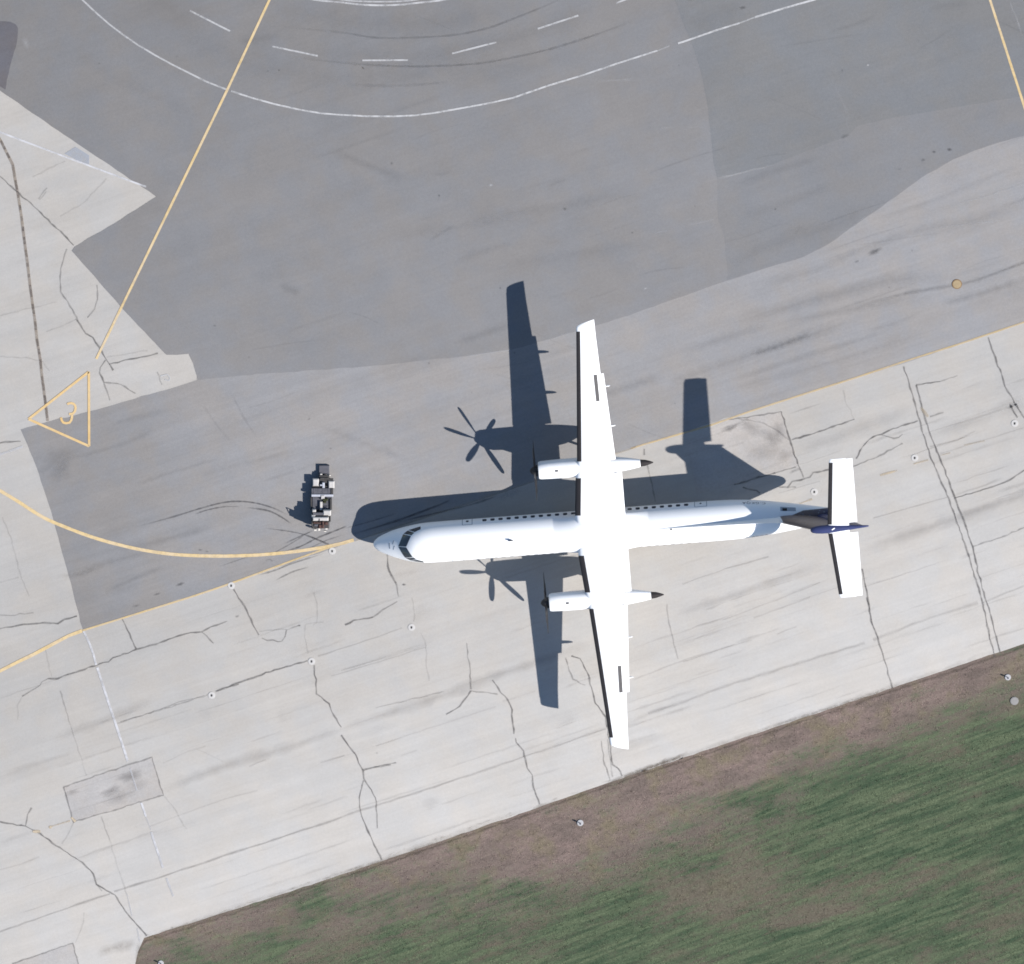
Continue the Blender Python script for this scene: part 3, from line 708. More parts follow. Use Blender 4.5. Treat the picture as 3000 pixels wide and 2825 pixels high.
marking("faded_white_line", "faded white line down the lower left concrete", M_WHTOLD,
        [(0.15, 0.95, q01((485, 1800), (520, 1872)) + q02((545, 70), (560, 128))), (0.17, 1.0, q02((566, 142), (630, 340), (690, 520), (745, 690))), (0.12, 0.55, q02((758, 730), (797, 860))), (0.15, 1.0, q02((823, 930), (850, 1010))),
         (0.10, 0.45, q02((850, 1010), (880, 1090))), (0.16, 1.0, q02((880, 1100), (950, 1310))), (0.15, 0.8, q02((970, 1370), (1010, 1475))), (0.10, 0.5, q02((740, 1460), (770, 1590))), (0.12, 0.5, q02((800, 1660), (815, 1740)))])
marking("faded_white_line", "pale white line crossing the concrete point on the left", M_WHTOLD, [(0.13, 0.95, q00((-40, 752), (0, 770), (430, 932), (850, 1088)))])
marking("faded_white_line", "short pale line beside the left border", M_WHTOLD, [(0.16, 0.6, q01((-30, 785), (0, 775), (132, 728)))])
bl = Strips(0.0160)
bp = [at(p) for p in q00((375, 895), (440, 855), (520, 905), (520, 972), (470, 945))]
bl.v = [(p.x, p.y, bl.z) for p in bp]; bl.f = [(0, 1, 2, 3, 4)]; bl.a = [0.6]*5
bl.build("pale_blue_patch", M_BLUEP, "pale blue painted patch on the concrete point")
marking("old_paint_mark", "faint remains of yellow dashes behind the tail", M_YELOLD,
        [(0.14, 0.7, q21((680, 1062), (755, 1034))), (0.14, 0.8, q21((1150, 896), (1250, 868))), (0.14, 0.7, q21((1345, 830), (1430, 806))), (0.12, 0.4, q21((1500, 780), (1560, 765))), (0.12, 0.4, q21((1640, 720), (1760, 695))),
         (0.22, 0.5, q21((1385, 500), (1430, 555))), (0.25, 1.0, q02((415, 1015), (440, 1040))), (0.2, 1.0, q02((190, 1098), (235, 1098))), (0.2, 0.9, q02((285, 1075), (300, 1070))), (0.12, 0.5, q02((300, 1068), (410, 1035)))], soft=0.5, wvar=0.4, step=0.2)
marking("white_paint_mark", "small hooked white mark near the asphalt corner", M_WHT, [(0.1, 0.8, q01((935, 318), (975, 308), (990, 330), (985, 345), (960, 338)))])

# triangle with the number 3
ZT = lambda *p: Z(70, 1060, 6.932, *p)
tri = Strips(0.0225)
A, B, Cc = ZT((95, 1165), (1318, 205), (1325, 1715))
for a, b in ((A, B), (B, Cc), (Cc, A)): tri.line([a, b], 0.17, 1.0, soft=0.1)
three = ZT((880, 868), (905, 848), (960, 840), (1010, 855), (1042, 890), (1050, 950), (1035, 1010), (1000, 1050), (950, 1062), (915, 1062))
three2 = ZT((975, 1062), (978, 1110), (965, 1180), (930, 1235), (860, 1248), (800, 1235), (768, 1190), (755, 1130))
tri.line(three, 0.165, 1.0, soft=0.1); tri.line(three2, 0.165, 1.0, soft=0.1)
tri.build("stand_marking", M_YELS, "yellow painted triangle enclosing the number 3")

# ================================================================== the airliner
M_WHITE = plain("white_aircraft_paint", (0.79, 0.795, 0.80, 1), 0.38, 0.4, var=0.025, scale=1.2)
M_BOOT = plain("black_deicing_rubber", (0.028, 0.025, 0.026, 1), 0.6, 0.35, var=0.15, scale=6)
M_GLASS = plain("cockpit_glass", (0.03, 0.04, 0.052, 1), 0.12, 0.5, var=0.1)
M_CABGL = plain("cabin_glass", (0.03, 0.036, 0.05, 1), 0.55, 0.15, var=0.1)
M_NAVY = plain("dark_blue_paint", srgb(58, 66, 108, 0.75), 0.4, 0.4, var=0.08, scale=3)
M_LINE = plain("panel_gap", (0.30, 0.33, 0.37, 1), 0.6, 0.2)
M_GREYP = plain("grey_panel", (0.075, 0.072, 0.073, 1), 0.55, 0.3, var=0.1)
M_EXH = plain("sooty_exhaust_metal", (0.035, 0.03, 0.03, 1), 0.55, 0.4, 0.5, var=0.25)
M_BLADE = plain("dark_propeller_composite", (0.016, 0.016, 0.018, 1), 0.6, 0.25)
M_BLADETIP = plain("white_blade_root", (0.5, 0.5, 0.5, 1), 0.5, 0.3)
M_TYREB = plain("tyre_black", (0.02, 0.02, 0.021, 1), 0.85, 0.2)
M_METAL = plain("gear_metal", (0.42, 0.43, 0.44, 1), 0.4, 0.5, 0.7)
M_TEXT = plain("dark_lettering", (0.06, 0.07, 0.10, 1), 0.5, 0.3)

def livery(name, fuse):
    """white paint with the dark blue starburst sweep at the tail"""
    t = NT(name)
    tc = t.n("ShaderNodeTexCoord")
    x, y, z = t.xyz(tc.outputs['Object'])
    s = t.math('MULTIPLY', t.math('ADD', x, -14.5), -1.0)       # metres behind the nose
    if fuse:
        ay = t.math('ABSOLUTE', y)
        lim = t.lin(s, 27.0, 28.6, 0.0, 0.50)
        m = t.math('SUBTRACT', lim, ay)
        m = t.math('MULTIPLY', t.ramp(m, 0.0, 0.05), t.ramp(z, 2.3, 2.4))
    else:
        k = t.math('SUBTRACT', s, t.math('ADD', t.math('MULTIPLY', t.math('ADD', z, -3.2), 0.18), 26.95))
        m = t.ramp(k, 0.0, 0.06)
    vo = t.n("ShaderNodeTexVoronoi"); vo.inputs['Scale'].default_value = 7.0
    mp = t.n("ShaderNodeMapping"); mp.inputs['Scale'].default_value = (0.8, 0.5, 1.6); mp.inputs['Rotation'].default_value = (0, 0.5, 0)
    t.l(tc.outputs['Object'], mp.inputs[0]); t.l(mp.outputs[0], vo.inputs['Vector'])
    dots = t.ramp(vo.outputs['Distance'], 0.18, 0.34, 0.75, 0.0)
    dots = t.math('MULTIPLY', dots, t.ramp(s, 28.9, 27.6, 1.0, 0.35))
    blue = t.mix(t.ramp(s, 28.6, 31.0), srgb(120, 106, 100, .75), srgb(60, 64, 100, .7))
    dark = t.mix(dots, blue, (0.22, 0.23, 0.28, 1))
    c = t.mix(m, (0.79, 0.795, 0.80, 1), dark)
    return t.done(t.bsdf(c, 0.38, 0.4))

M_FUSE = livery("fuselage_livery", True)
M_FIN = livery("fin_livery", False)

YAW = R(180 + 4.65); PITCH = R(1.0)
ROOT = at(D((1149, 1029.4))[0], 2.15)
plane = empty("turboprop_airliner", (ROOT.x, ROOT.y, 0), (0, PITCH, YAW))
tag(plane, "white twin propeller airliner with a dark blue tail parked across the taxiway", "airliner")
S0 = 14.5
AX = 2.15
def L(s, y, z): return (S0 - s, y, z)          # s metres behind the nose, y to port, z up

# ---- fuselage
FUS = [(0.0, .03, -.74, -.80), (.05, .17, -.62, -.90), (.15, .29, -.52, -.98), (.35, .46, -.37, -1.06), (.6, .59, -.20, -1.12), (.9, .72, .01, -1.17), (1.3, .88, .27, -1.21), (1.7, 1.0, .53, -1.24),
       (2.0, 1.08, .75, -1.265), (2.3, 1.15, .96, -1.285), (2.6, 1.21, 1.12, -1.30), (2.9, 1.26, 1.22, -1.315), (3.3, 1.31, 1.30, -1.33), (3.8, 1.337, 1.335, -1.343), (4.5, 1.345, 1.345, -1.345),
       (8, 1.345, 1.345, -1.345), (12, 1.345, 1.345, -1.345), (16, 1.345, 1.345, -1.345), (20, 1.345, 1.345, -1.345), (22.0, 1.345, 1.345, -1.34), (23.2, 1.335, 1.345, -1.28), (24.3, 1.30, 1.34, -1.12),
       (25.4, 1.22, 1.33, -.88), (26.5, 1.09, 1.30, -.58), (27.6, .93, 1.27, -.27), (28.7, .75, 1.23, .04), (29.7, .57, 1.19, .32), (30.5, .42, 1.14, .53), (31.0, .30, 1.08, .66), (31.25, .17, 1.0, .75), (31.33, .04, .9, .86)]
def catm(tab, s):
    if s <= tab[0][0]: return tab[0][1:]
    if s >= tab[-1][0]: return tab[-1][1:]
    for i in range(len(tab)-1):
        if tab[i][0] <= s <= tab[i+1][0]: break
    a, b = tab[i], tab[i+1]
    p, n = tab[max(0, i-1)], tab[min(len(tab)-1, i+2)]
    h = b[0]-a[0]; t = (s-a[0])/h
    out = []
    for k in range(1, len(a)):
        ma = (b[k]-p[k])/(b[0]-p[0]) if i > 0 else (b[k]-a[k])/h
        mb = (n[k]-a[k])/(n[0]-a[0]) if i < len(tab)-2 else (b[k]-a[k])/h
        out.append((2*t**3-3*t*t+1)*a[k]+(t**3-2*t*t+t)*h*ma+(-2*t**3+3*t*t)*b[k]+(t**3-t*t)*h*mb)
    return out
def F(s, th, off=0.0):
    """fuselage skin point; th from the crown, positive to starboard"""
    w_, tp, bt = catm(FUS, s)
    m, h = (tp+bt)/2, (tp-bt)/2
    return Vector(L(s, -(w_+off)*math.sin(th), AX+m+(h+off)*math.cos(th)))
stn = [0, .02, .05, .1, .15, .22, .35, .5, .7, .9, 1.1, 1.3, 1.5, 1.7, 1.85, 2, 2.15, 2.3, 2.45, 2.6, 2.75, 2.9, 3.1, 3.3, 3.6, 4, 4.5, 6, 8, 10, 12, 14, 16, 18, 20, 21, 22] + [22.5+.5*k for k in range(17)] + [30.75, 31.0, 31.15, 31.25, 31.3, 31.33]
NS = 64
v, f = loft([[F(s, 2*math.pi*i/NS) for i in range(NS)] for s in stn])
fuselage = mesh_obj("fuselage", v, f, M_FUSE, plane, True)

def skin_patch(name, quad, mat, off=0.006, n=6, parent=None, m2=1):
    """quad of (s, theta) corners draped over the fuselage skin"""
    a, b, c, d = quad
    vs, fs = [], []
    for lay in (off, -0.01):
        for i in range(n+1):
            for j in range(n+1):
                u, w2 = i/n, j/n
                s = (a[0]*(1-u)+b[0]*u)*(1-w2)+(d[0]*(1-u)+c[0]*u)*w2
                t = (a[1]*(1-u)+b[1]*u)*(1-w2)+(d[1]*(1-u)+c[1]*u)*w2
                vs.append(F(s, t*m2, lay))
    N = n+1; M = N*N
    for i in range(n):
        for j in range(n):
            fs.append((i*N+j, (i+1)*N+j, (i+1)*N+j+1, i*N+j+1))
    rim = [i*N for i in range(N)] + [n*N+j for j in range(1, N)] + [i*N+n for i in range(n-1, -1, -1)] + [j for j in range(n-1, 0, -1)]
    for k in range(len(rim)):
        p, q = rim[k], rim[(k+1) % len(rim)]
        fs.append((p, q, q+M, p+M))
    return mesh_obj(name, vs, fs, mat, parent or plane, False)

# cockpit windows: (s, theta) corners, starboard, mirrored to port
CW = [[(1.70, .02), (2.24, .02), (2.60, .62), (2.08, .80)], [(2.12, .84), (2.64, .66), (2.84, .80), (2.40, 1.02)], [(2.44, 1.06), (2.87, .84), (3.28, .98), (3.28, 1.20)]]
for m2 in (1, -1):
    for q in CW:
        skin_patch("cockpit_window", q, M_GLASS, 0.008, 7, m2=m2)
# cabin windows
WTH = R(75)
for k in range(26):
    s = 7.52 + .535*k
    for m2 in (1, -1):
        if m2 == -1 and k in (): continue
        a, b = (.145, .125) if m2 == 1 else (.13, .10)
        vs = []; n = 14
        for off in (.003 if m2 == 1 else .001, -.01):
            for i in range(n):
                t = 2*math.pi*i/n
                e = lambda q: math.copysign(abs(q)**.6, q)
                vs.append(F(s+a*e(math.cos(t)), m2*(WTH+b*e(math.sin(t))), off))
        vs.append(F(s, m2*WTH, .007 if m2 == 1 else .004))
        fs = [(i, (i+1) % n, 2*n) for i in range(n)] + [(i, (i+1) % n, n+(i+1) % n, n+i) for i in range(n)]
        mesh_obj("cabin_window", vs, fs, M_CABGL, plane)
# doors drawn by their gaps: thin frame strips a little proud of the skin
def door(s0, s1, t0, t1, m2, name="door", g=.022):
    vs, fs = [], []
    def strip(path, wd):
        b0 = len(vs)
        for (s, t), (ds, dt) in path:
            vs.append(F(s-ds*wd, m2*(t-dt*wd/1.345), .004)); vs.append(F(s+ds*wd, m2*(t+dt*wd/1.345), .004))
        for i in range(len(path)-1): fs.append((b0+2*i, b0+2*i+1, b0+2*i+3, b0+2*i+2))
    n = 10
    strip([((s0, t0+(t1-t0)*i/n), (1, 0)) for i in range(n+1)], g)
    strip([((s1, t0+(t1-t0)*i/n), (1, 0)) for i in range(n+1)], g)
    strip([((s0+(s1-s0)*i/n, t0), (0, 1)) for i in range(n+1)], g)
    strip([((s0+(s1-s0)*i/n, t1), (0, 1)) for i in range(n+1)], g)
    o = mesh_obj(name, vs, fs, M_LINE, plane)
    return o
door(21.45, 22.25, R(60), R(122), 1)
door(6.05, 6.70, R(58), R(118), 1)
mesh_obj("door_window", *(lambda n: ([F(6.38+.1*math.cos(2*math.pi*i/n), R(75)+.09*math.sin(2*math.pi*i/n), .006) for i in range(n)], [tuple(range(n-1, -1, -1))]))(12), M_CABGL, plane)
mesh_obj("door_window", *(lambda n: ([F(21.85+.07*math.cos(2*math.pi*i/n), R(76)+.07*math.sin(2*math.pi*i/n), .006) for i in range(n)], [tuple(range(n-1, -1, -1))]))(12), M_CABGL, plane)
door(5.2, 5.95, R(58), R(128), -1)
door(21.6, 22.7, R(58), R(125), -1)
# registration, read from the starboard side
def lettering(body, s_start, th0, size, m2, name="registration"):
    cu = bpy.data.curves.new("lettering", 'FONT'); cu.body = body; cu.size = size; cu.resolution_u = 3; cu.space_character = 1.15
    tmp = bpy.data.objects.new("lettering", cu); C.objects.link(tmp)
    dg = bpy.context.evaluated_depsgraph_get()
    me = bpy.data.meshes.new_from_object(tmp.evaluated_get(dg))
    vs = [F(s_start - m2*p.co.x, m2*(th0 - p.co.y/1.25), .005) for p in me.vertices]
    fs = [tuple(p.vertices) for p in me.polygons]
    bpy.data.objects.remove(tmp); bpy.data.meshes.remove(me)
    return mesh_obj(name, vs, fs, M_TEXT, plane)
lettering("C-GKQA", 26.15, R(73), .36, 1)
lettering("C-GKQA", 24.6, R(73), .36, -1)
# small markings and vents
skin_patch("auxiliary_exhaust", [(27.22, R(34)), (27.52, R(34)), (27.52, R(46)), (27.22, R(46))], M_EXH, .012, 3)
skin_patch("access_panel", [(27.08, R(33)), (28.1, R(33)), (28.1, R(52)), (27.08, R(52))], M_LINE, .005, 5)
skin_patch("nose_marking", [(1.06, R(-14)), (1.14, R(-14)), (1.14, R(14)), (1.06, R(14))], M_LINE, .006, 4)
skin_patch("nose_marking", [(1.30, R(-16)), (1.36, R(-16)), (1.46, R(2)), (1.40, R(2))], M_LINE, .006, 4)
skin_patch("nose_marking", [(1.30, R(8)), (1.36, R(8)), (1.44, R(24)), (1.38, R(24))], M_LINE, .006, 4)
ant = MB()
ant.v, ant.f = loft([[L(9.0+q*.34, sgn*.018*math.sin(math.pi*min(1, q+.15)), z) for q, sgn in ((0, 1), (.5, 1), (1, 1), (.5, -1))] for z in (AX+1.335, AX+1.58)])
ant.build("blade_antenna", M_GREYP, plane)
MB().cyl(L(17.2+2.6, .05, AX+1.34), L(17.2+2.6, .05, AX+1.42), .09, .05).build("beacon", M_GREYP, plane)

# ---- wing
def naca(x, t): return 5*t*(.2969*math.sqrt(max(x, 0))-.126*x-.3516*x*x+.2843*x**3-.1036*x**4)
def section(s_le, chord, z, y, tc, n=14, x0=0.0, x1=1.0, camber=.02):
    up, lo = [], []
    for i in range(n+1):
        q = (i/n)
        x = x0 + (x1-x0)*(q*q*(1-.45)+.45*q)
        c = camber*4*x*(1-x)
        up.append(L(s_le+x*chord, y, z+chord*(c+naca(x, tc))))
        lo.append(L(s_le+x*chord, y, z+chord*(c-naca(x, tc))))
    return up[::-1] + lo[1:]
#  |y|   LE     TE    z     t/c    (s measured from the nose)
WNG = [(0.0, S0-.9, S0+1.93, 3.52, .14), (1.4, S0-.945, S0+1.93, 3.535, .155), (3.9, S0-.70, S0+1.90, 3.55, .15), (4.9, S0-.53, S0+1.62, 3.58, .15), (8.0, S0-.29, S0+1.62, 3.69, .14),
       (10.78, S0-.085, S0+1.485, 3.79, .135), (13.3, S0+.10, S0+1.375, 3.88, .13), (14.3, S0+.165, S0+1.335, 3.91, .12)]
def wing_at(y):
    y = abs(y)
    for a, b in zip(WNG, WNG[1:]):
        if a[0] <= y <= b[0]:
            t = (y-a[0])/(b[0]-a[0])
            return [a[k]+(b[k]-a[k])*t for k in range(1, 5)]
    return list(WNG[-1][1:])
for sg in (1, -1):
    rings = []
    for y in [.6, 1.4, 2.6, 3.9, 4.9, 6.4, 8, 9.4, 10.78, 12, 13.3]:
        le, te, z, tc = wing_at(y)
        rings.append(section(le, te-le, z, sg*y, tc))
    for y0, dy, sc_ in ((13.72, .40, 1.0), (13.82, .43, .80), (13.87, .44, .40)):     # raked, rounded tip
        y0 += .13 if sg < 0 else .30
        le, te, z, tc = wing_at(y0)
        r = section(le+.05*(1-sc_), te-le-.05*(1-sc_), z, 0, tc*sc_)
        rings.append([(x, sg*(y0+dy*max(0, min(1, (S0-x-le)/(te-le)))**.6), zz) for x, _, zz in r])
    v, f = loft(rings)
    mesh_obj("wing", v, f, M_WHITE, plane, True)
    # deicing boots along the leading edge, inboard and outboard of the nacelle
    for y0, y1, w0, w1 in ((1.36, 3.86, .38, .36), (4.98, 13.72, .30, .26)):
        rings = []
        for i in range(9):
            y = y0+(y1-y0)*i/8
            le, te, z, tc = wing_at(y); ch = te-le; wd = w0+(w1-w0)*i/8
            up, lo = [], []
            for k in range(8):
                q = k/7; x = (wd/ch)*q*q
                c = .02*4*x*(1-x)
                th = naca(x, tc)*ch+.008
                up.append(L(le-.010+x*ch, sg*y, z+ch*c+th)); lo.append(L(le-.010+x*ch, sg*y, z+ch*c-th))
            rings.append(up[::-1]+lo[1:])
        v, f = loft(rings)
        mesh_obj("deicing_boot", v, f, M_BOOT, plane, True)
    # flaps stand proud behind the rear spar
    for y0, y1, e0, e1 in ((.95, 4.02, S0+2.36, S0+2.36), (4.92, 10.76, S0+2.02, S0+1.69)):
        rings = []
        for i in range(5):
            y = y0+(y1-y0)*i/4
            le, te, z, tc = wing_at(y); e = e0+(e1-e0)*i/4
            rings.append(section(te-.30, e-te+.30, z-.035, sg*y, .12, 8, camber=.03))
        v, f = loft(rings)
        mesh_obj("flap", v, f, M_WHITE, plane, True)
    # spoiler slot
    vs, fs = [], []
    for lay in (0, 1):
        for i in range(7):
            y = 8.94+1.80*i/6
            le, te, z, tc = wing_at(y); ch = te-le
            for xa in (S0+1.175-.115-.035*i/6, S0+1.175+.115-.035*i/6):
                x = (xa-le)/ch
                vs.append(L(xa, sg*y, z+ch*(.08*x*(1-x)+naca(x, tc))+(.012 if lay == 0 else -.01)))
    for i in range(6): fs.append((2*i, 2*i+1, 2*i+3, 2*i+2))
    rim = [2*i for i in range(7)]+[2*i+1 for i in range(6, -1, -1)]
    for a, b in zip(rim, rim[1:]+rim[:1]): fs.append((a, b, b+14, a+14))
    mesh_obj("spoiler_slot", vs, fs, M_GREYP, plane)
    # flap hinge fairings below the wing
    for y in (7.15, 9.85):
        le, te, z, tc = wing_at(y)
        e = S0+2.02+(y-5)*(1.69-2.02)/5.76
        rings = []
        for s, r in ((te-1.0, .02), (te-.7, .08), (te-.2, .12), (e-.1, .11), (e+.18, .08), (e+.30, .03)):
            rings.append([L(s, sg*y+r*.6*math.cos(2*math.pi*k/10), z-.20+1.5*r*math.sin(2*math.pi*k/10)-.10*(s-te+1)) for k in range(10)])
        v, f = loft(rings)
        mesh_obj("flap_fairing", v, f, M_WHITE, plane, True)
# wing root fairing over the cabin roof
rings = []
for k_ in range(29):
    s = 11.7+(18.7-11.7)*k_/28
    q = max(0, min(1, (s-11.75)/2.75)); b1 = q*q*(3-2*q)
    q = max(0, min(1, (18.65-s)/2.9)); b2 = q*q*(3-2*q)
    b = min(b1, b2)
    r = []
    for i in range(41):
        t = R(67)*(-1+2*i/40)
        cy, cz = 1.325*math.sin(t), AX+1.325*math.cos(t)
        u = t/R(67)
        by = 1.30*math.copysign(min(1, abs(u)*1.22)**.9, u)
        bz = AX+.5+(3.80-AX-.5)*(max(0, 1-abs(u)**5))**.8 - .05*u*u
        bz = max(bz, AX+.5)
        r.append(L(s, cy+(by-cy)*b, cz+(bz-cz)*b+.02*min(1, b*8)))
    r += [L(s, 1.0, AX), L(s, -1.0, AX)]
    rings.append(r)
v, f = loft(rings)
mesh_obj("wing_root_fairing", v, f, M_WHITE, plane, True)

# ---- engines
NAC = [(-3.14, .50, .48, 3.10), (-3.11, .56, .55, 3.09), (-2.95, .595, .61, 3.07), (-2.4, .61, .66, 3.05), (-1.6, .625, .70, 3.02), (-.4, .625, .74, 2.98), (.8, .60, .74, 2.97), (1.6, .55, .66, 3.02), (2.2, .49, .54, 3.08), (2.8, .40, .40, 3.15), (3.3, .31, .29, 3.20), (3.62, .245, .225, 3.22)]
PROP = {-1: 34.0, 1: -4.0}
for sg in (1, -1):
    yc = sg*4.47
    def ring(s, w_, h, z, n=28, p=.85):
        e = lambda q: math.copysign(abs(q)**p, q)
        return [L(S0+s, yc-w_*e(math.sin(2*math.pi*i/n)), z+h*e(math.cos(2*math.pi*i/n))) for i in range(n)]
    v, f = loft([ring(*q) for q in NAC])
    nac = mesh_obj("engine_nacelle", v, f, M_WHITE, plane, True)
    v, f = loft([ring(3.60, .235, .215, 3.22), ring(3.95, .20, .18, 3.235), ring(4.25, .11, .11, 3.27), ring(4.47, .03, .04, 3.31)])
    mesh_obj("exhaust", v, f, M_EXH, nac, True)
    v, f = loft([ring(-3.10, .39, .38, 3.10, 24, 1), ring(-3.25, .37, .37, 3.10, 24, 1), ring(-3.45, .29, .29, 3.10, 24, 1), ring(-3.62, .17, .17, 3.10, 24, 1), ring(-3.70, .04, .04, 3.10, 24, 1)])
    mesh_obj("spinner", v, f, M_BOOT, nac, True)
    v, f = loft([ring(-3.135, .30, .12, 2.62, 20, 1), ring(-3.0, .30, .12, 2.62, 20, 1)])
    mesh_obj("air_intake", v, f, M_BOOT, nac, True)
    MB().box(S0-S0+1.82, S0-S0+2.02, yc-.06, yc+.06, 3.68, 3.735, .01).build("vent", M_GREYP, nac)
    for b in range(6):
        a = R(PROP[sg]+60*b)
        dy, dz = -math.cos(a), math.sin(a)            # radial direction, starboard is -y
        ty_, tz_ = math.sin(a), math.cos(a)           # tangential
        rings = []
        for r, ch, pit in ((.30, .16, -60), (.55, .21, -44), (.85, .27, -30), (1.2, .30, -21), (1.55, .29, -16), (1.8, .26, -13), (1.97, .20, -11), (2.055, .10, -10)):
            p = R(pit)
            rr = []
            for k in range(10):
                t = 2*math.pi*k/10
                cx, th = ch/2*math.cos(t), .045*(1-r/2.6)*math.sin(t)
                tang = cx*math.cos(p)-th*math.sin(p); fwd = cx*math.sin(p)+th*math.cos(p)
                rr.append(L(S0-3.36-fwd*.8, yc+dy*r+ty_*tang, 3.10+dz*r+tz_*tang))
            rings.append(rr)
        v, f = loft(rings)
        mesh_obj("propeller_blade", v, f, M_BLADE, nac, True)

# ---- tail
def slab(name, secs, mat, parent=plane):
    """vertical surface: (z, le, te, halfthick)"""
    rings = []
    for z, le, te, ht in secs:
        up = []
        n = 10
        pts = []
        for i in range(n+1):
            x = (i/n)**1.5
            pts.append((x, ht*2*naca(x, 1.0)))
        rings.append([L(le+x*(te-le), y, z) for x, y in pts[::-1]] + [L(le+x*(te-le), -y, z) for x, y in pts[1:]])
    v, f = loft(rings)
    return mesh_obj(name, v, f, mat, parent, True)
FINLE = lambda z: 26.45+(z-3.2)*(29.25-26.45)/(7.57-3.2)
HNG = lambda z: 29.5+(z-3.2)*(31.55-29.5)/(7.57-3.2)
TEZ = lambda z: 30.70+(z-3.2)*(32.55-30.70)/(7.57-3.2)
slab("tail_fin", [(2.9, FINLE(2.9), HNG(2.9), .26), (3.5, FINLE(3.5), HNG(3.5), .24), (5, FINLE(5), HNG(5), .21), (6.4, FINLE(6.4), HNG(6.4), .18), (7.6, FINLE(7.6), HNG(7.6), .16)], M_FIN)
slab("rudder", [(3.35, HNG(3.35)-.10, TEZ(3.35), .15), (5, HNG(5)-.10, TEZ(5), .13), (6.4, HNG(6.4)-.08, TEZ(6.4), .11), (7.55, HNG(7.55)-.08, TEZ(7.55), .10)], M_NAVY)
# dorsal fillet rising towards the fin
rings = []
for s, h, hw in ((18.3, .0, .03), (20, .10, .05), (22, .24, .07), (24, .42, .09), (25.5, .62, .10), (26.6, .95, .11), (27.0, 1.2, .11)):
    b = AX+catm(FUS, s)[1]
    rings.append([L(s, -hw*1.6, b-.06), L(s, -hw*.5, b+h*.7), L(s, 0, b+h), L(s, hw*.5, b+h*.7), L(s, hw*1.6, b-.06)])
v, f = loft(rings)
mesh_obj("dorsal_fillet", v, f, M_WHITE, plane)
# bullet at the top of the fin
BUL = [(28.98, .03, .03), (29.02, .10, .10), (29.12, .16, .16), (29.35, .205, .20), (29.7, .235, .22), (30.1, .24, .22), (30.6, .22, .20), (31.2, .175, .16), (31.8, .12, .12), (32.3, .08, .09), (32.75, .05, .06), (32.83, .02, .02)]
TZ = 7.66
v, f = loft([[L(s, -1.2*w_*math.sin(2*math.pi*i/20), TZ+1.1*h*math.cos(2*math.pi*i/20)) for i in range(20)] for s, w_, h in BUL])
bullet = mesh_obj("tail_bullet", v, f, M_NAVY, plane, True)
lg = MB()
for cx, cy, r in ((30.42, .02, .045), (30.50, -.03, .05), (30.56, -.06, .035)):
    lg.cyl(L(cx, cy, TZ+.21), L(cx, cy, TZ+.245), r, r, 10)
lg.build("emblem", M_WHITE, bullet)
TP = [(0.0, S0+1.12, S0+3.08), (.3, S0+1.13, S0+3.08), (4.45, S0+1.53, S0+3.08), (4.64, S0+1.60, S0+3.07)]
for i_, t_ in enumerate(TP): TP[i_] = (t_[0], t_[1], t_[2])
def tp_at(y):
    for a, b in zip(TP, TP[1:]):
        if a[0] <= y <= b[0]:
            t = (y-a[0])/(b[0]-a[0]); return a[1]+(b[1]-a[1])*t, a[2]+(b[2]-a[2])*t
    return TP[-1][1:]
TS = 14.5
for sg in (1, -1):
    rings = []
    for y in (0.05, .3, 1.4, 2.8, 4.45, 4.64):
        le, te = tp_at(y); le += TS-0.0; te += TS
        le, te = le-0.0, te
        rings.append(section(le, te-le, TZ+.02, sg*y, .10 if y < 4.6 else .06, 12, camber=0, x1=.72))
    v, f = loft(rings)
    mesh_obj("tailplane", v, f, M_WHITE, plane, True)
    rings = []
    for y in (.34, 1.4, 2.8, 4.6):
        le, te = tp_at(y); le += TS; te += TS
        rings.append(section(le, te-le, TZ+.02, sg*y, .103, 8, camber=0, x0=.70))
    v, f = loft(rings)
    mesh_obj("elevator", v, f, M_WHITE, plane, True)
    rings = []
    for i in range(6):
        y = .30+(4.42-.30)*i/5
        le, te = tp_at(y); le += TS; te += TS; ch = te-le; wd = .29-.03*i/5
        up, lo = [], []
        for k in range(7):
            q = k/6; x = (wd/ch)*q*q; th = naca(x, .10)*ch+.007
            up.append(L(le-.009+x*ch, sg*y, TZ+.02+th)); lo.append(L(le-.009+x*ch, sg*y, TZ+.02-th))
        rings.append(up[::-1]+lo[1:])
    v, f = loft(rings)
    mesh_obj("deicing_boot", v, f, M_BOOT, plane, True)

# ---- landing gear (wheel bottoms corrected for the nose-down stance)
def gear(s, y, r, wid, gap, top):
    zc = r + (S0-s)*math.tan(PITCH)
    m = MB().cyl(L(s, y, zc), L(s-.15, y, top), .075, .095, 14)
    m.cyl(L(s, y-gap, zc), L(s, y+gap, zc), .05, .05, 12)
    m.cyl(L(s-.02, y, zc+(top-zc)*.3), L(s-.30, y, zc+(top-zc)*.8), .04, .04, 10)
    g = m.build("landing_gear", M_METAL, plane)
    for sd in (1, -1):
        wl = MB()
        prof = [(r*.5, .5), (r*.86, .5), (r*.97, .36), (r, .15), (r, -.15), (r*.97, -.36), (r*.86, -.5), (r*.5, -.5)]
        rings = [[L(s+rr*math.cos(2*math.pi*i/24), y+sd*gap+o*wid, zc+rr*math.sin(2*math.pi*i/24)) for i in range(24)] for rr, o in prof]
        wl.v, wl.f = loft(rings)
        w_ = wl.build("wheel", M_TYREB, g, True)
gear(S0+1.45, 4.50, .43, .26, .25, 2.6); gear(S0+1.45, -4.50, .43, .26, .25, 2.6)
gear(S0-12.4, 0, .28, .18, .17, 1.2)

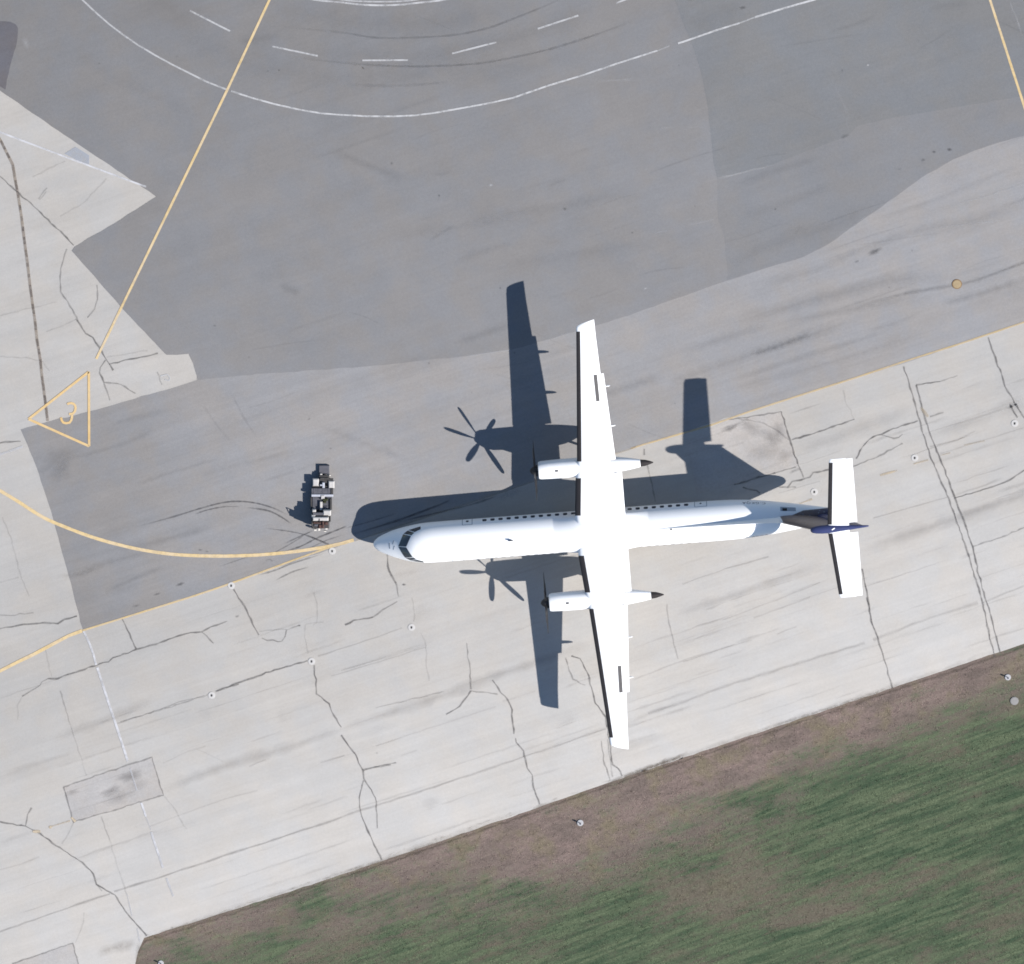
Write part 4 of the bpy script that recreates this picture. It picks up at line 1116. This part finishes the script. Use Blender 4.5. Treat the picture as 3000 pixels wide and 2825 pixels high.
# ================================================================== the tow tractor
M_TW = plain("tractor_white_paint", (0.40, 0.385, 0.37, 1), 0.45, 0.4, var=0.12, scale=3)
M_TD = plain("tractor_deck_steel", (0.075, 0.076, 0.088, 1), 0.6, 0.35, 0.2, var=0.3, scale=5)
M_TG = plain("tractor_grey_box", (0.075, 0.075, 0.088, 1), 0.55, 0.35, var=0.2, scale=6)
M_TB = plain("tractor_black_frame", (0.04, 0.038, 0.038, 1), 0.6, 0.3, var=0.3)
M_TR = plain("tractor_rust_red", (0.062, 0.032, 0.026, 1), 0.7, 0.3, var=0.6, scale=7)
M_TO = plain("tractor_olive_seat", (0.030, 0.033, 0.016, 1), 0.7, 0.2, var=0.3)
M_TL = plain("tractor_lamp", (0.55, 0.52, 0.48, 1), 0.25, 0.5)
M_TP = plain("tractor_pale_bar", (0.36, 0.37, 0.41, 1), 0.45, 0.4, var=0.1)
T0 = at((800+1080/7.488, 1330+960/7.488), 0.0)
tug = empty("tow_tractor", (T0.x, T0.y, 0))
tag(tug, "low open tow tractor with white fenders and dark deck by the airliner nose", "tow tractor")
def tr(x0, y0, x1, y1, z0, z1, m=None, bev=.02):
    """box whose TOP face covers survey rectangle (zoomed tractor view), as a real solid"""
    a = at((800+x0/7.488, 1330+y1/7.488), z1); b = at((800+x1/7.488, 1330+y0/7.488), z1)
    m = m or MB()
    return m.box(a.x-T0.x, b.x-T0.x, a.y-T0.y, b.y-T0.y, z0, z1, bev)
tr(862, 700, 1262, 1490, .16, .42, bev=.03).build("chassis", M_TB, tug)
hb = tr(1005, 255, 1235, 450, .03, .22, bev=.03).build("rear_box", M_TG, tug)
tr(1030, 437, 1078, 490, .15, .36).build("tail_lamp", M_TL, hb); tr(1172, 462, 1262, 490, .15, .34).build("tail_lamp", M_TL, hb)
m = tr(1010, 470, 1235, 640, .28, .42); tr(1200, 545, 1320, 600, .28, .44, m); tr(1030, 520, 1210, 560, .42, .5, m); m.build("rear_frame", M_TB, tug)
for x0, y0, x1, y1 in ((868, 550, 1000, 708), (1215, 600, 1345, 756)):
    m = tr(x0, y0, x1, y1, .26, .54, bev=.05); m.build("fender", M_TW, tug)
m = tr(1025, 672, 1080, 705, .4, .60); tr(1080, 632, 1132, 750, .4, .61, m); m.build("pipe_rack", M_TP, tug)
dk = tr(840, 755, 1318, 892, .40, .55).build("deck", M_TD, tug)
for xa, xb in ((888, 914), (1080, 1100), (1205, 1228)):
    tr(xa, 758, xb, 890, .55, .565, bev=0).build("deck_rib", M_TG, dk)
tr(1266, 762, 1318, 905, .45, .59).build("side_box", M_TB, dk)
tr(840, 890, 1320, 942, .45, .63).build("cross_bar", M_TP, tug)
dk2 = tr(865, 945, 1292, 1232, .38, .50).build("deck", M_TD, tug)
tr(820, 950, 862, 1240, .34, .47).build("side_rail", M_TB, dk2); tr(1242, 990, 1290, 1232, .50, .60).build("side_rail", M_TB, dk2)
m = tr(1052, 912, 1128, 995, .5, .68); tr(1028, 1050, 1082, 1238, .5, .68, m); m.build("centre_bar", M_TW, tug)
m = tr(1088, 985, 1205, 1035, .5, .72, bev=.04); tr(1105, 1040, 1165, 1082, .5, .64, m, .03); m.build("seat", M_TO, tug)
tr(1085, 1150, 1200, 1240, .45, .58).build("floor_well", M_TG, tug)
# raised front end
tr(852, 1300, 1225, 1560, .15, .80, bev=.05).build("front_body", M_TB, tug)
m = tr(1100, 1242, 1268, 1350, .55, .98, bev=.05); tr(1205, 1300, 1262, 1362, .5, .9, m); m.build("front_fender", M_TW, tug)
m = tr(860, 1225, 940, 1282, .5, .9, bev=.04); tr(842, 1345, 925, 1402, .5, .98, m, .04); m.build("front_fender", M_TW, tug)
tr(872, 1290, 1190, 1352, .7, .93).build("dashboard", M_TG, tug)
cb = tr(868, 1394, 1215, 1474, .8, 1.12, bev=.05).build("hood", M_TW, tug)
m = tr(1006, 1425, 1024, 1480, 1.1, 1.14, bev=0); m.build("hood_gap", M_TB, cb)
gr = tr(842, 1482, 1232, 1640, .12, 1.08, bev=.06).build("grille", M_TB, tug)
m = tr(1075, 1482, 1120, 1635, 1.10, 1.17); tr(1140, 1500, 1205, 1560, 1.10, 1.16, m); tr(880, 1500, 1050, 1530, 1.10, 1.15, m); tr(1000, 1560, 1060, 1640, 1.10, 1.16, m); m.build("rusty_guard", M_TR, gr)
m = tr(900, 1545, 980, 1590, 1.10, 1.14); m.build("guard_plate", M_TG, gr)
for x0, y0, x1, y1 in ((980, 1605, 1030, 1688), (1140, 1580, 1192, 1662)):
    tr(x0, y0, x1, y1, .6, .86, bev=.03).build("headlamp", M_TL, gr)
tr(895, 1655, 950, 1690, .25, .5).build("bumper_stop", M_TL, tug); tr(1110, 1690, 1165, 1712, .25, .5).build("bumper_stop", M_TL, tug)
# roll bar at the left front
def lz(x, y, z):
    p = at((800+x/7.488, 1330+y/7.488), z); return Vector((p.x-T0.x, p.y-T0.y, z))
m = MB()
pa, pb = lz(850, 1500, 1.47), lz(880, 1640, 1.30)
m.cyl((pa.x, pa.y, .5), pa, .03, .03, 10); m.cyl((pb.x, pb.y, .5), pb, .03, .03, 10); m.cyl(pa, pb, .03, .03, 10)
m.build("roll_bar", M_TB, tug)
MB().box(pa.x+.0, pa.x+.02, min(pa.y, pb.y), max(pa.y, pb.y)-.03, .7, 1.30).build("side_screen", M_TG, tug)
for x, y, r in ((925, 650, .23), (1285, 690, .23), (895, 1430, .27), (1215, 1400, .27)):
    p = lz(x, y, r); sd = -1 if x < 1080 else 1
    MB().cyl((p.x-.11, p.y, r), (p.x+.11, p.y, r), r, r, 20).build("wheel", M_TYREB, tug)

# ================================================================== lights and covers
M_RING = plain("light_base_concrete", (0.40, 0.39, 0.38, 1), 0.85, 0.2, var=0.06, scale=8)
M_LENS = plain("inset_light_lens", (0.03, 0.03, 0.03, 1), 0.3, 0.5)
M_STEEL = plain("inset_light_steel", (0.30, 0.29, 0.28, 1), 0.6, 0.4)
LABELS = [((449, 1137), "round inset light touching the yellow line above a cracked joint"), ((605, 1284), "round inset light where four cracks meet on the pale concrete"),
          ((411, 1350), "lowest round inset light on the pale concrete left of the cracks"), ((799, 1218), "round inset light below the nose beside faint cracks"),
          ((645, 1070), "round inset light half under the yellow line ahead of the nose"), ((1776, 889), "round inset light left of the double crack behind the tailplane"),
          ((1581, 955), "round inset light nearest the tail beside the fuselage"), ((1970, 822), "round inset light by the right border of the concrete")]
for k, (p, lab) in enumerate(LABELS):
    q = at(D(p)[0])
    e = empty("inset_taxiway_light", (q.x, q.y, 0))
    tag(e, lab, "taxiway light", "round inset lights in the concrete")
    if k == 0:
        mm = MB(); n = 28
        mm.v, mm.f = loft([[(r*math.cos(2*math.pi*i/n), r*math.sin(2*math.pi*i/n), z) for i in range(n)] for r, z in ((.235, 0.004), (.235, .022), (.225, .026), (.10, .027))])
        ring_o = mm.build("base_ring", M_RING, e)
        h_ = MB().cyl((0, 0, .024), (0, 0, .034), .095, .085, 20).build("steel_rim", M_STEEL, e)
        l_ = MB().box(-.055, .045, -.085, .065, .034, .040, .004).build("lens", M_LENS, e)
        proto = (ring_o, h_, l_)
    else:
        for o in proto:
            c = o.copy(); C.objects.link(c); c.parent = e
mh = MB(); n = 28
q = at(Q(2, 0, (1597, 1655))[0])
M_TANC = plain("tan_cover_paint", srgb(196, 174, 138, K), 0.8, 0.2, var=0.12, scale=6)
M_RUST = plain("rusty_rim", srgb(160, 132, 100, K), 0.8, 0.2)
mh.v, mh.f = loft([[(r*math.cos(2*math.pi*i/n), r*math.sin(2*math.pi*i/n), z) for i in range(n)] for r, z in ((.33, .012), (.33, .030), (.31, .034))])
e = empty("manhole_cover", (q.x, q.y, 0)); tag(e, "round tan manhole cover on the grey taxiway at the right", "manhole cover")
mh.build("rim", M_RUST, e)
MB().cyl((0, 0, .028), (0, 0, .040), .275, .265, 28).build("lid", M_TANC, e)

M_CDISC = plain("weathered_concrete", (0.22, 0.215, 0.21, 1), 0.9, 0.2, var=0.1, scale=7)
q = at(Z(2880, 1930, 11.7, (1075, 1450))[0], -.02)
e = empty("concrete_handhole", (q.x, q.y, -.05)); tag(e, "plain grey round concrete cover in the grass at the right", "handhole cover")
MB().cyl((0, 0, -.05), (0, 0, .05), .29, .275, 28).build("collar", M_CDISC, e)
MB().cyl((0, 0, .05), (0, 0, .062), .24, .235, 28).build("lid", M_CDISC, e)

M_BASE = plain("white_concrete_base", (0.33, 0.33, 0.34, 1), 0.85, 0.2, var=0.1, scale=7)
M_BLUE = plain("blue_light_lens", (0.03, 0.035, 0.06, 1), 0.25, 0.5)
M_POST = plain("light_post_grey", (0.12, 0.12, 0.13, 1), 0.6, 0.3)
for k, (p, lab, sc_) in enumerate([(Z(1640, 2360, 16.57, (990, 850))[0], "edge light on a white disc in the brown soil under the wing tip", 1.0),
                                   (Z(2880, 1930, 11.7, (850, 640))[0], "edge light on a pale disc near the right border of the grass", .95),
                                   (Z(300, 2600, 2.84, (486, 632))[0], "edge light cut by the bottom border of the grass", .9)]):
    q = at(p, 0)
    e = empty("taxiway_edge_light", (q.x, q.y, -.05)); e.scale = (sc_, sc_, sc_)
    tag(e, lab, "edge light", "raised edge lights in the grass")
    if k == 0:
        mm = MB(); n = 24
        mm.v, mm.f = loft([[(r*math.cos(2*math.pi*i/n), r*math.sin(2*math.pi*i/n), z) for i in range(n)] for r, z in ((.215, -.02), (.215, .055), (.195, .065), (.05, .068))])
        b_ = mm.build("concrete_base", M_BASE, e)
        p_ = MB().cyl((0, 0, .05), (0, 0, .30), .028, .028, 12).build("post", M_POST, e)
        l_ = MB().cyl((0, 0, .28), (0, 0, .43), .06, .045, 14).build("lens", M_BLUE, e)
        proto2 = (b_, p_, l_)
    else:
        for o in proto2:
            c = o.copy(); C.objects.link(c); c.parent = e

# ================================================================== grass blades
gv, gfc = [], []
rg = random.Random(5)
cl, sl = math.cos(LANE), math.sin(LANE)
def blade(x, y, hh, spread):
    a = rg.uniform(0, 2*math.pi); w_ = rg.uniform(.012, .03)
    ox, oy, lx, ly = (rg.gauss(0, spread) for _ in range(4))
    b0 = len(gv)
    gv.extend([(x+ox-w_*math.cos(a), y+oy-w_*math.sin(a), -.05), (x+ox+w_*math.cos(a), y+oy+w_*math.sin(a), -.05), (x+ox+lx, y+oy+ly, -.05+hh)])
    gfc.append((b0, b0+1, b0+2))
def in_field(px, p):
    dep = -21.35-(-p.x*sl+p.y*cl)
    return dep > 0.1 and not (px[0] < 430 and dep < 1.0), dep
made = 0
while made < 22000:                                   # thin single blades
    px = (rg.uniform(380, 3060), rg.uniform(1860, 2890))
    p = at(px, -.05)
    ok, dep = in_field(px, p)
    if not ok or (dep < 5 and rg.random() < .6): continue
    made += 1
    for b in range(3): blade(p.x, p.y, rg.uniform(.015, .05), .055)
made = 0
while made < 7000:                                    # denser tussocks
    px = (rg.uniform(380, 3060), rg.uniform(1860, 2890))
    p = at(px, -.05)
    ok, dep = in_field(px, p)
    if not ok or (dep < 5 and rg.random() < .5): continue
    made += 1
    rad = rg.uniform(.03, .13)
    for b in range(int(5+rad*70)):
        r_, a_ = rad*math.sqrt(rg.random()), rg.uniform(0, 6.283)
        blade(p.x+r_*math.cos(a_)*1.5, p.y+r_*math.sin(a_), rg.uniform(.02, .055)*(1.1-r_/rad*.6), .04)
g = mesh_obj("grass", gv, gfc, M_TUFT)
tag(g, "short thin grass growing over the brown soil field", "grass", kind="stuff")
